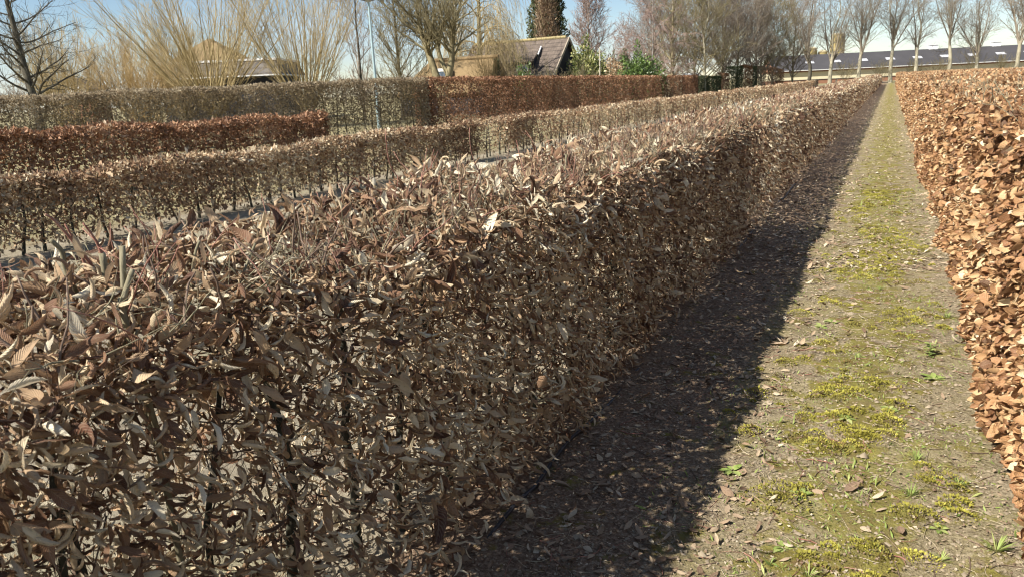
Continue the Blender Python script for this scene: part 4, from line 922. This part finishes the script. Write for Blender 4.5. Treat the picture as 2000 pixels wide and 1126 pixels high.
M['white'] = plain('white_paint', (.78, .78, .76), .6, .3, .06); M['black'] = plain('black_tarred_board', (.025, .025, .03), .7, .3, .3, 6)
M['brick'] = plain('red_brown_brick', (.26, .135, .085), .9, .1, .3, 2); M['glass'] = plain('window_glass', (.10, .13, .17), .08, .6, .1)
M['ridge'] = plain('mossy_ridge_tile', (.33, .27, .14), .9, .1, .3, 3)

# house with tiled roof and dark dormer (local x along the ridge towards the gable we see)
hs = thing('tiled_house', 'house with steep brown tiled roof and dark boarded dormer behind the red hedge', 'house', (-23.5, 57.7, 0), R(-5))
Lh, zr, ze, rn = 9.2, 5.42, 1.75, 3.55
mb = MB(); mb.poly([(-.25, -rn+.25, 0), (-.25, rn-.25, 0), (-.25, rn-.25, ze+.15), (-.25, 0, zr-.15), (-.25, -rn+.25, ze+.15)]); mb.poly([(-Lh, rn-.25, 0), (-Lh, -rn+.25, 0), (-Lh, -rn+.25, ze+.15), (-Lh, 0, zr-.15), (-Lh, rn-.25, ze+.15)])
mb.poly([(-Lh, -rn+.25, 0), (-.25, -rn+.25, 0), (-.25, -rn+.25, ze+.15), (-Lh, -rn+.25, ze+.15)]); mb.poly([(-.25, rn-.25, 0), (-Lh, rn-.25, 0), (-Lh, rn-.25, ze+.15), (-.25, rn-.25, ze+.15)])
mb.build('wall', M['black'], hs)
mb = MB(); mb.slab([(-Lh-.2, -rn, ze), (0, -rn, ze), (0, 0, zr), (-Lh-.2, 0, zr)], .14); mb.slab([(0, rn, ze), (-Lh-.2, rn, ze), (-Lh-.2, 0, zr), (0, 0, zr)], .14)
rf = mb.build('roof', M['tile'], hs)
mb = MB(); mb.slab([(.003, -rn-.02, ze), (.09, -rn-.02, ze), (.09, 0, zr+.03), (.003, 0, zr+.03)], .2); mb.slab([(.09, rn+.02, ze), (.003, rn+.02, ze), (.003, 0, zr+.03), (.09, 0, zr+.03)], .2); M['verge'] = plain('weathered_verge_board', (.30, .25, .19), .8); mb.build('verge', M['verge'], rf)
k = 0; mb0 = MB(); mb0.cyl(0, 0, 0, .42, .13, .12, 8); rme = None
for q in np.arange(-Lh, -.2, .45):
    if rme is None: o = mb0.build('ridge_tile', M['ridge'], rf); rme = o.data
    else: o = obj('ridge_tile', rme, rf)
    o.rotation_euler = (0, math.pi/2, 0); o.location = (q, 0, zr+.02)
dm = MB(); yf = -2.35; dx0, dx1 = -4.6, -2.1; zt = 3.78
dm.poly([(dx0, yf, 1.9), (dx1, yf, 1.9), (dx1, yf, zt), (dx0, yf, zt)]); dm.poly([(dx1, yf, 1.9), (dx1, -.9, 3.6), (dx1, -.9, 4.3), (dx1, yf, zt)]); dm.poly([(dx0, -.9, 3.6), (dx0, yf, 1.9), (dx0, yf, zt), (dx0, -.9, 4.3)])
dmo = dm.build('dormer', M['black'], hs)
mb = MB(); mb.slab([(dx0-.25, yf-.35, zt-.12), (dx1+.2, yf-.35, zt-.12), (dx1-.1, -.5, 4.95), (dx0-.6, -.5, 4.95)], .1); mb.build('dormer_roof', M['tile'], dmo)
mb = MB(); mb.slab([(dx1+.1, yf+.7, zt+.42), (dx1+.17, yf+.7, zt+.42), (dx1+.02, -.8, 4.86), (dx1-.05, -.8, 4.86)], .1); mb.build('dormer_fascia', M['white'], dmo)
mb = MB(); x0, x1, z0, z1 = -3.55, -2.45, 2.75, 3.45
for q in ((x0, x1, z0, z0+.1), (x0, x1, z1-.12, z1), (x0, x0+.09, z0+.1, z1-.12), (x1-.09, x1, z0+.1, z1-.12), ((x0+x1)/2-.05, (x0+x1)/2+.05, z0+.1, z1-.12)): mb.box(q[0], q[1], yf-.07, yf-.006, q[2], q[3])
wf = mb.build('window', M['white'], dmo); mb = MB(); mb.box(x0+.09, x1-.09, yf-.04, yf-.012, z0+.1, z1-.12)
# panes sit inside the frame
obj_p = mb.build('window_pane', M['glass'], dmo)

# low thatched house
th_ = thing('thatched_house', 'low house with a long straw thatch roof and small white dormer behind the red hedge', 'house', (-24.9, 48.0, 0), R(2))
mb = MB(); mb.slab([(-7.2, -2.6, 1.5), (0, -2.6, 1.5), (0, 0, 3.82), (-5.6, 0, 3.82)], .3); mb.slab([(0, 2.6, 1.5), (-7.2, 2.6, 1.5), (-5.6, 0, 3.82), (0, 0, 3.82)], .3); mb.slab([(-7.2, 2.6, 1.5), (-7.2, -2.6, 1.5), (-5.6, 0, 3.82)], .3); mb.build('roof', M['thatch2'], th_)
mb = MB(); mb.cyl(0, 0, 0, 5.6, .16, .16, 8); o = mb.build('ridge', M['thatch'], th_); o.rotation_euler = (0, -math.pi/2, 0); o.location = (0, 0, 3.84)
mb = MB(); mb.poly([(-.3, -2.3, 0), (-.3, 2.3, 0), (-.3, 2.3, 1.45), (-.3, 0, 3.5), (-.3, -2.3, 1.45)]); mb.poly([(-6.8, -2.3, 0), (-.3, -2.3, 0), (-.3, -2.3, 1.5), (-6.8, -2.3, 1.5)]); mb.poly([(-6.8, 2.3, 0), (-6.8, -2.3, 0), (-6.8, -2.3, 1.5), (-6.8, 2.3, 1.5)]); mb.build('wall', M['black'], th_)
mb = MB(); mb.box(-3.95, -3.25, -2.05, -1.2, 2.35, 3.0); dq = mb.build('dormer', M['glass'], th_); mb = MB(); mb.box(-4.0, -3.2, -2.1, -1.0, 3.003, 3.2); mb.build('dormer_cap', M['white'], dq); mb = MB(); mb.box(-4.02, -3.18, -2.12, -1.95, 2.25, 2.347); mb.build('dormer_sill', M['thatch'], dq)

# house on the left: pyramid thatch, flat wing with white fascia, slate skirt
hl = thing('thatched_house', 'house with pyramid thatch roof and white fascia behind a golden pollard willow', 'house', (-49.0, 43.2, 0), R(27))
def frustum(mb, a, z0, bq, z1):
    p = [(a[0], a[2], z0), (a[1], a[2], z0), (a[1], a[3], z0), (a[0], a[3], z0)]; q = [(bq[0], bq[2], z1), (bq[1], bq[2], z1), (bq[1], bq[3], z1), (bq[0], bq[3], z1)]
    for k in range(4): mb.poly([p[k], p[(k+1) % 4], q[(k+1) % 4], q[k]])
mb = MB(); mb.box(-3.0, 6.2, -.8, 6, 0, 3.4); mb.build('wall', M['black'], hl)
mb = MB(); frustum(mb, (-3.4, 6.6, -1.2, 6.4), 3.52, (-2.9, 6.1, -.5, 5.8), 4.62); mb.build('slate_skirt', M['slate'], hl)
mb = MB(); mb.box(-3.5, 6.7, -1.3, 6.5, 3.44, 3.52); mb.build('gutter', M['white'], hl); mb = MB(); mb.box(-3.0, 6.2, -.6, 5.9, 4.622, 4.78); mb.build('fascia', M['white'], hl)
mb = MB(); frustum(mb, (-2.5, 2.9, -.3, 5.0), 4.782, (.0, .25, 2.2, 2.4), 6.6); mb.poly([(.0, 2.2, 6.6), (.25, 2.2, 6.6), (.25, 2.4, 6.6), (0, 2.4, 6.6)]); mb.build('roof', M['thatch'], hl)
# small white building glimpsed through the willow
wh = thing('white_outbuilding', 'small white rendered outbuilding glimpsed through the tan willow', 'building', (-57.6, 37.9, 0), R(27))
mb = MB(); mb.box(-1.32, 1.32, -.02, 3.02, 0, 2.3); mb.build('plinth', M['brick'], wh); mb = MB(); mb.box(-1.3, 1.3, 0, 3, 2.303, 3.1); mb.poly([(-1.3, 0, 3.1), (1.3, 0, 3.1), (0, 0, 3.9)]); mb.build('wall', M['white'], wh)
mb = MB(); mb.slab([(-1.5, -.2, 3.02), (-1.5, 3.1, 3.02), (0, 3.1, 3.98), (0, -.2, 3.98)][::-1], .1); mb.slab([(1.5, -.2, 3.02), (1.5, 3.1, 3.02), (0, 3.1, 3.98), (0, -.2, 3.98)], .1); mb.build('roof', M['slate'], wh)
# thin pale post
pst = thing('pale_post', 'thin pale wooden post standing between the variegated bush and the tan hedge', 'post', (-20.6, 56.9, 0)); mb = MB(); mb.cyl(0, 0, 0, 4.35, .05, .04, 10); M['paleW'] = plain('pale_wood', (.5, .45, .36), .8); mb.build('shaft', M['paleW'], pst); mb = MB(); mb.cyl(0, 0, 4.35, 4.42, .06, .03, 10); mb.build('cap', M['paleW'], pst)
# low grey-white roof strip glimpsed behind the stout tree
sh = thing('garden_shed', 'low pale shed glimpsed behind the stout lichened tree', 'shed', (-22.6, 96, 0), R(15)); mb = MB(); mb.box(-1.0, 1.0, -1, 1, 0, 2.1); mb.build('wall', M['brick'], sh); mb = MB(); mb.slab([(-1.1, -1.2, 2.15), (1.1, -1.2, 2.15), (1.1, 1.2, 2.5), (-1.1, 1.2, 2.5)], .1); mb.build('roof', M['white'], sh)

# long barn
bn = thing('barn', 'long low barn with a dark grey roof, pale wall and a row of roof lights', 'barn', (-19.2, 147.6, 0), math.atan2(14.7, 39.6))
Lb = 96.0
M['barnroof'] = plain('dark_grey_barn_roof', (.060, .057, .060), .85, .2, .3, .35); M['cream'] = plain('cream_render', (.60, .53, .36), .9, .1, .2, .8); M['gutterw'] = plain('pale_gutter', (.62, .62, .60), .5); M['sheet'] = plain('translucent_roof_sheet', (.50, .50, .52), .4, .4, .08)
mb = MB(); mb.box(0, Lb, 0, 12, .0, .75); mb.build('plinth', M['brick'], bn)
mb = MB(); mb.box(0, Lb, .04, 11.96, .752, 2.13); mb.build('wall', M['cream'], bn)
mb = MB(); mb.box(0, Lb, .02, 11.98, 2.132, 2.42); mb.poly([(0, .02, 2.42), (0, 11.98, 2.42), (0, 6, 5.0)][::-1]); mb.poly([(Lb, .02, 2.42), (Lb, 11.98, 2.42), (Lb, 6, 5.0)]); mb.build('brick_band', M['brick'], bn)
mb = MB(); mb.box(-.05, Lb, -.08, .03, .70, .80); mb.build('ledge', M['black'], bn)
ze, zr2 = 2.5, 5.3
mb = MB(); mb.slab([(-.4, -.5, ze), (Lb+.4, -.5, ze), (Lb+.4, 6, zr2), (-.4, 6, zr2)], .12); mb.slab([(Lb+.4, 12.5, ze), (-.4, 12.5, ze), (-.4, 6, zr2), (Lb+.4, 6, zr2)], .12); rfb = mb.build('roof', M['barnroof'], bn)
mb = MB(); mb.box(-.4, Lb+.4, -.62, -.505, 2.38, 2.50); mb.build('gutter', M['gutterw'], bn)
sl = math.atan2(zr2-ze, 6.5); ski = None
for q in np.arange(6.6, Lb, 4.75):
    if ski is None: mb = MB(); mb.box(-.75, .75, -.5, .5, 0, .05); o = mb.build('skylight', M['sheet'], rfb); ski = o.data
    else: o = obj('skylight', ski, rfb)
    o.location = (q, 2.6, ze+(2.6+.5)*math.tan(sl)+.01); o.rotation_euler = (sl, 0, 0)
vti = None
for q in (29.5, 40.5, 54, 70):
    if vti is None: mb = MB(); mb.box(-.7, .7, -.4, .4, 0, .75); mb.box(-.8, .8, -.5, .5, .752, .84); o = mb.build('ridge_vent', M['white'], rfb); vti = o.data
    else: o = obj('ridge_vent', vti, rfb)
    o.location = (q, 6, zr2-.1)
# silos
M['silo'] = plain('ochre_silo_panels', (.30, .235, .10), .6, .3, .2, 1.5); M['silocap'] = plain('pale_silo_cap', (.42, .37, .24), .6)
for k, (x, y, r, h, lab) in enumerate([(-17.1, 188, 1.35, 7.4, 'squat ochre silo behind the first lime tree'), (-14.6, 189.2, 1.0, 6.6, 'smallest ochre silo, between the squat and the tall one'), (-11.7, 190.8, 1.55, 10.2, 'tall ochre silo rising above the barn ridge')]):
    t = thing('silo', lab, 'silo', (x, y, 0), 0, 'silos behind the barn'); mb = MB(); mb.cyl(0, 0, 0, h, r, r, 28)
    mb.build('body', M['silo'], t); mb = MB(); mb.cyl(0, 0, h+.002, h+.35, r*1.02, r*.5, 28); mb.build('cap', M['silocap'], t)
    if k == 1:
        mb = MB(); mb.cyl(-r-.25, 0, 0, h+.5, .1, .1, 10); mb.build('pipe', M['white'], t)
    mb = MB()
    for zz in np.arange(1.2, h, 1.2): mb.cyl(0, 0, zz-.04, zz+.04, r+.03, r+.03, 28)
    mb.build('hoops', M['silocap'], t)

# ================================================================== ON THE GROUND
gz = lambda x, y: ground_z(np.atleast_1d(np.array(x, float)), np.atleast_1d(np.array(y, float)))
rg = np.random.default_rng(501)
# irrigation hose along the foot of the middle hedge
yy = np.linspace(.5, 30, 160); hx = -1.24+.04*vnoise1(yy, 77, .9)+.012*vnoise1(yy, 78, 3); P = np.stack([hx, yy, gz(hx, yy)-.022+.08*vnoise1(yy, 79, .75)], 1)[None]
M['hose'] = plain('black_plastic_pipe', (.022, .024, .03), .45, .5, .3, 30)
ho = thing('irrigation_pipe', 'black plastic irrigation pipe lying along the foot of the big hornbeam hedge', 'pipe', (0, 0, 0)); obj('tube', tube_mesh('tube', [(P, np.full((1, 160), .0095), 8)], M['hose']), ho)
# fallen leaves: the nearest three hundred singly, the rest as one litter part
def litter(n, x0, x1, y0, y1, length, seed, pw=1.0):
    r = np.random.default_rng(seed); x = r.uniform(x0, x1, n); y = y0+(y1-y0)*r.random(n)**pw
    P = np.stack([x, y, gz(x, y)+r.uniform(.002, .012, n)], 1); a = r.uniform(0, 6.283, n)
    T = np.stack([np.cos(a), np.sin(a), r.normal(.05, .18, n)], 1); N = nrm(np.stack([r.normal(0, .35, n), r.normal(0, .35, n), r.choice([-1, 1], n)], 1))
    return P, T, N, length*np.exp(r.normal(0, .25, n)), r
varL = leaf_variants(M['litter'], 8, PROF_H, .25, curl=(.8, .5), fold=(.5, .3), tb=(.1, .9))
P, T, N, Ln, r = litter(900, -1.15, .6, 1.7, 8.5, .044, 517); keep = (r.random(900) < np.where(P[:, 0] < -.35, 1, .2)); P, T, N, Ln = P[keep], T[keep], N[keep], Ln[keep]
z, ins = cam_depth(P); ok = np.where(ins)[0]; ok = ok[np.argsort(z[ok])[:300]]
place_leaves(GROUND, varL, P[ok], T[ok], N[ok], Ln[ok], r)
sets = []
P, T, N, Ln, r = litter(5200, -1.3, .75, 1.6, 14, .048, 512, 1.3); keep = (r.random(len(P)) < np.where(P[:, 0] < -.3, 1, .17)*np.clip(.55+1.6*vnoise2(P[:, 0], P[:, 1], 88, 3.2)+.9*np.exp(-((P[:, 0]+1.15)/.18)**2), .08, 1)); P, T, N, Ln = P[keep], T[keep], N[keep], Ln[keep]; n = len(P)
sets.append(leaf_geo(P, T, N, Ln, Ln*.22, r.normal(.7, .5, n), abs(r.normal(.5, .3, n)), np.clip(r.normal(.45, .25, n), 0, 1), 'B', r))
P, T, N, Ln, r = litter(7000, -1.3, .75, 7, 60, .05, 513, 1.8); n = len(P); sets.append(leaf_geo(P, T, N, Ln, Ln*.25, np.zeros(n), np.full(n, .4), np.clip(r.normal(.6, .25, n), 0, 1), 'C', r))
P, T, N, Ln, r = litter(5200, -8.5, -1.2, .4, 14, .055, 514, 1.2); keep = r.random(len(P)) < np.exp(-(P[:, 0]+1.6)**2/2)+.12; P, T, N, Ln = P[keep], T[keep], N[keep], Ln[keep]; n = len(P); sets.append(leaf_geo(P, T, N, Ln, Ln*.24, np.zeros(n), np.full(n, .4), np.clip(r.normal(.5, .25, n), 0, 1), 'C', r))
# crumbs: leaf bits, chips
P, T, N, Ln, r = litter(14000, -1.3, .75, 1.6, 11, .014, 515, 1.5); n = len(P); sets.append(leaf_geo(P, T, N, Ln, Ln*.3, np.zeros(n), np.full(n, .3), np.clip(r.normal(.5, .3, n), 0, 1), 'C', r))
obj('leaf_litter', leaf_mesh('leaf_litter', sets, M['litter']), GROUND, 'stuff')
# clods and little stones
r = np.random.default_rng(516); n = 15000; x = r.uniform(-1.3, .75, n); y = 1.6+9*r.random(n)**1.6; q = .0045*np.exp(r.normal(0, .5, n)); c0 = np.stack([x, y, gz(x, y)+q*.25], 1)
o6 = np.array([(1, 0, 0), (0, 1, 0), (-1, 0, 0), (0, -1, 0), (0, 0, .8), (0, 0, -.6)], float); V = c0[:, None]+q[:, None, None]*(o6[None]*r.uniform(.6, 1.3, (n, 6, 1))+r.normal(0, .18, (n, 6, 3)))
f8 = np.array([(0, 1, 4), (1, 2, 4), (2, 3, 4), (3, 0, 4)]); obj('soil_crumbs', mesh_np('soil_crumbs', V.reshape(-1, 3), (np.arange(n)[:, None, None]*6+f8[None]).reshape(-1, 3), b_soil), GROUND, 'stuff')
# straws and broken twigs
def straws(n, x0, x1, y0, y1, ln, rad_, seed, mat, name, pw=1.4):
    r = np.random.default_rng(seed); x = r.uniform(x0, x1, n); y = y0+(y1-y0)*r.random(n)**pw; a = r.uniform(0, 6.283, n); K = 4
    P = np.empty((n, K, 3)); L_ = ln*np.exp(r.normal(0, .45, n)); da = r.normal(0, .25, n)
    for k in range(K):
        P[:, k, 0] = x; P[:, k, 1] = y; P[:, k, 2] = gz(x, y)+rad_+r.uniform(0, .006, n); x = x+np.cos(a)*L_/(K-1); y = y+np.sin(a)*L_/(K-1); a = a+da
    Rr = np.full((n, K), rad_)*np.exp(r.normal(0, .3, n))[:, None]
    return obj(name, tube_mesh(name, [(P, Rr, 3)], mat), GROUND, 'stuff')
M['strawtube'] = bark('dry_straw', [(.35, (.22, .17, .11)), (.5, (.40, .33, .22)), (.68, (.58, .51, .37))], 20, 0)
straws(900, -1.1, .7, 1.7, 9, .07, .0011, 521, M['strawtube'], 'straw_litter'); straws(420, -1.2, .7, 1.7, 9, .085, .0017, 522, M['twig'], 'twig_litter'); straws(260, -1.2, .6, 1.7, 7, .07, .0015, 523, M['redtwig'], 'red_twig_litter')
# moss cushions
def moss(n, seed):
    r = np.random.default_rng(seed); y = 1.9+10*r.random(n)**1.5
    x = np.where(r.random(n) < .5, r.normal(-.02, .16, n), r.normal(.0, .36, n)); ok = (x > -.62) & (x < .5)
    # gather in clumps
    x, y = x[ok], y[ok]; g = vnoise2(x*2, y, 81, 1.6)+.5*vnoise2(x, y, 82, 4); o = g > -.06; x, y = x[o], y[o]; n = len(x)
    R_ = np.exp(r.normal(math.log(.031), .5, n)); PP, TT, NN, LL, WW, CC = [], [], [], [], [], []
    for i in range(n):
        m = int(60+R_[i]*2200); a = r.uniform(0, 6.283, m); q = np.sqrt(r.random(m)); hx_, hy_ = x[i]+R_[i]*q*np.cos(a)*1.25, y[i]+R_[i]*q*np.sin(a); dome = R_[i]*.6*(1-q**2)
        PP.append(np.stack([hx_, hy_, np.zeros(m)+dome], 1)); TT.append(np.stack([np.cos(a)*q*.9+r.normal(0, .35, m), np.sin(a)*q*.9+r.normal(0, .35, m), np.full(m, .8)], 1)); LL.append(np.full(m, .009)*np.exp(r.normal(0, .3, m))); CC.append(np.clip(r.normal(r.normal(.58, .24), .13, m), 0, 1))
    P = np.concatenate(PP); P[:, 2] += gz(P[:, 0], P[:, 1])-.002; T = np.concatenate(TT); Ln = np.concatenate(LL); C = np.concatenate(CC); m = len(P)
    return leaf_geo(P, T, r.normal(0, 1, (m, 3)), Ln, Ln*.3, np.zeros(m), np.full(m, .2), C, 'C', r)
ms = obj('moss', leaf_mesh('moss', [moss(820, 531)], M['moss']), None, 'stuff'); ms['label'] = 'yellow-green moss cushions dotted down the middle of the path'; ms['category'] = 'moss'
# tiny sprouts and fine grass everywhere on the strip
r = np.random.default_rng(541); n = 17000; x = np.clip(r.normal(.05, .4, n), -.75, .7); y = 1.8+12*r.random(n)**1.6; g = vnoise2(x*1.5, y, 83, 2.2); o = g > -.06; x, y = x[o], y[o]; n = len(x)
P = np.stack([x, y, gz(x, y)], 1); T = np.stack([r.normal(0, .7, n), r.normal(0, .7, n), np.full(n, .6)], 1); Ln = .017*np.exp(r.normal(0, .4, n))
gc = obj('ground_cover', leaf_mesh('ground_cover', [leaf_geo(P, T, r.normal(0, 1, (n, 3)), Ln, Ln*.1, r.normal(.5, .4, n), np.full(n, .1), np.clip(r.normal(.55, .25, n), 0, 1), 'S', r)], M['weed']), None, 'stuff'); gc['label'] = 'fine sparse grass blades scattered along the sunlit strip'; gc['category'] = 'grass'
# weeds and grass tufts, each where it grows
def weed(kind, label, x, y, size, seed):
    r = np.random.default_rng(seed); z0 = float(gz(x, y)[0]); nm = {'rosette': 'weed_rosette', 'tuft': 'grass_tuft', 'tall': 'tall_weed'}[kind]
    t = thing(nm, label, 'grass tuft' if kind == 'tuft' else 'weed', (x, y, z0), r.uniform(0, 6.28))
    nl = {'rosette': 9, 'tuft': 34, 'tall': 16}[kind]
    for k in range(nl):
        a = k*2.4+r.normal(0, .3)
        if kind == 'rosette': el, L_, W_, cu, bz = r.uniform(.12, .5), size*r.uniform(.7, 1.1), .24, -.5, .003
        elif kind == 'tuft': el, L_, W_, cu, bz = r.uniform(.5, 1.35), size*r.uniform(.6, 1.2), .035, r.uniform(-.9, -.2), 0
        else: el, L_, W_, cu, bz = r.uniform(.1, .6), size*.55*r.uniform(.7, 1.1), .38, -.4, size*1.3*k/nl
        T = np.array([[math.cos(a)*math.cos(el), math.sin(a)*math.cos(el), math.sin(el)]]); N = np.array([[-math.cos(a)*math.sin(el), -math.sin(a)*math.sin(el), math.cos(el)]]); P = np.array([[math.cos(a)*.006, math.sin(a)*.006, bz]])
        g = leaf_geo(P, T, N, np.array([L_]), np.array([L_*W_]), np.array([cu]), np.array([.25]), np.array([np.clip(r.normal(.6, .2), 0, 1)]), 'A', r)
        obj('blade' if kind == 'tuft' else 'leaf', leaf_mesh('leaf', [g], M['weed']), t)
    if kind == 'tall': obj('stem', tube_mesh('stem', [(np.array([[(0, 0, q) for q in np.linspace(0, size*1.3, 5)]]), np.full((1, 5), .0022), 5)], M['weed_stem']), t)
M['weed_stem'] = plain('weed_stem', (.16, .24, .06), .7)
for k, (kind, x, y, s, lab) in enumerate([
    ('tall', .33, 4.75, .085, 'small upright leafy weed casting a dark shadow near the beech hedge'),
    ('rosette', .34, 4.38, .085, 'spreading green rosette just nearer than the upright weed'),
    ('rosette', -.07, 3.66, .06, 'bright green rosette in the moss at the middle of the strip'),
    ('rosette', -.30, 5.2, .075, 'pale lime-green weed patch touching the shadow edge'),
    ('rosette', -.24, 5.3, .065, 'second lime-green weed just behind the patch at the shadow edge'),
    ('tuft', -.05, 4.58, .06, 'small grass tuft in the moss farther up the strip'),
    ('rosette', -.22, 2.52, .06, 'lime rosette low in the frame, left of the moss'),
    ('rosette', -.49, 3.0, .065, 'half-shaded broad-leaved rosette on the shadow edge'),
    ('rosette', -.2, 2.88, .055, 'broad-leaved seedling beside the big moss patch'),
    ('tuft', .46, 2.73, .095, 'yellow-tipped grass tuft at the foot of the beech hedge near the frame corner'),
    ('tuft', .38, 3.18, .085, 'spiky grass tuft halfway between moss and beech hedge'),
    ('tuft', .23, 3.36, .08, 'loose dark grass tuft right of the moss cushions'),
    ('tuft', .2, 3.02, .075, 'sparse grass tuft below the loose dark one'),
    ('tuft', -.12, 2.36, .07, 'grass tuft cut by the lower frame edge'),
    ('tuft', .29, 2.64, .06, 'little bright grass tuft left of the yellow-tipped one'),
    ('rosette', .29, 2.82, .05, 'pair of round-leaved seedlings near the lower frame corner'),
    ('rosette', .12, 3.85, .05, 'grey-green rosette right of the bright one'),
    ('tuft', .47, 5.6, .08, 'grass tuft under the beech hedge farther along'),
    ('tuft', .05, 6.3, .07, 'faint grass tuft on the far moss strip')]):
    weed(kind, lab, x, y, s*(.66 if kind == 'tuft' else .8), 601+k)
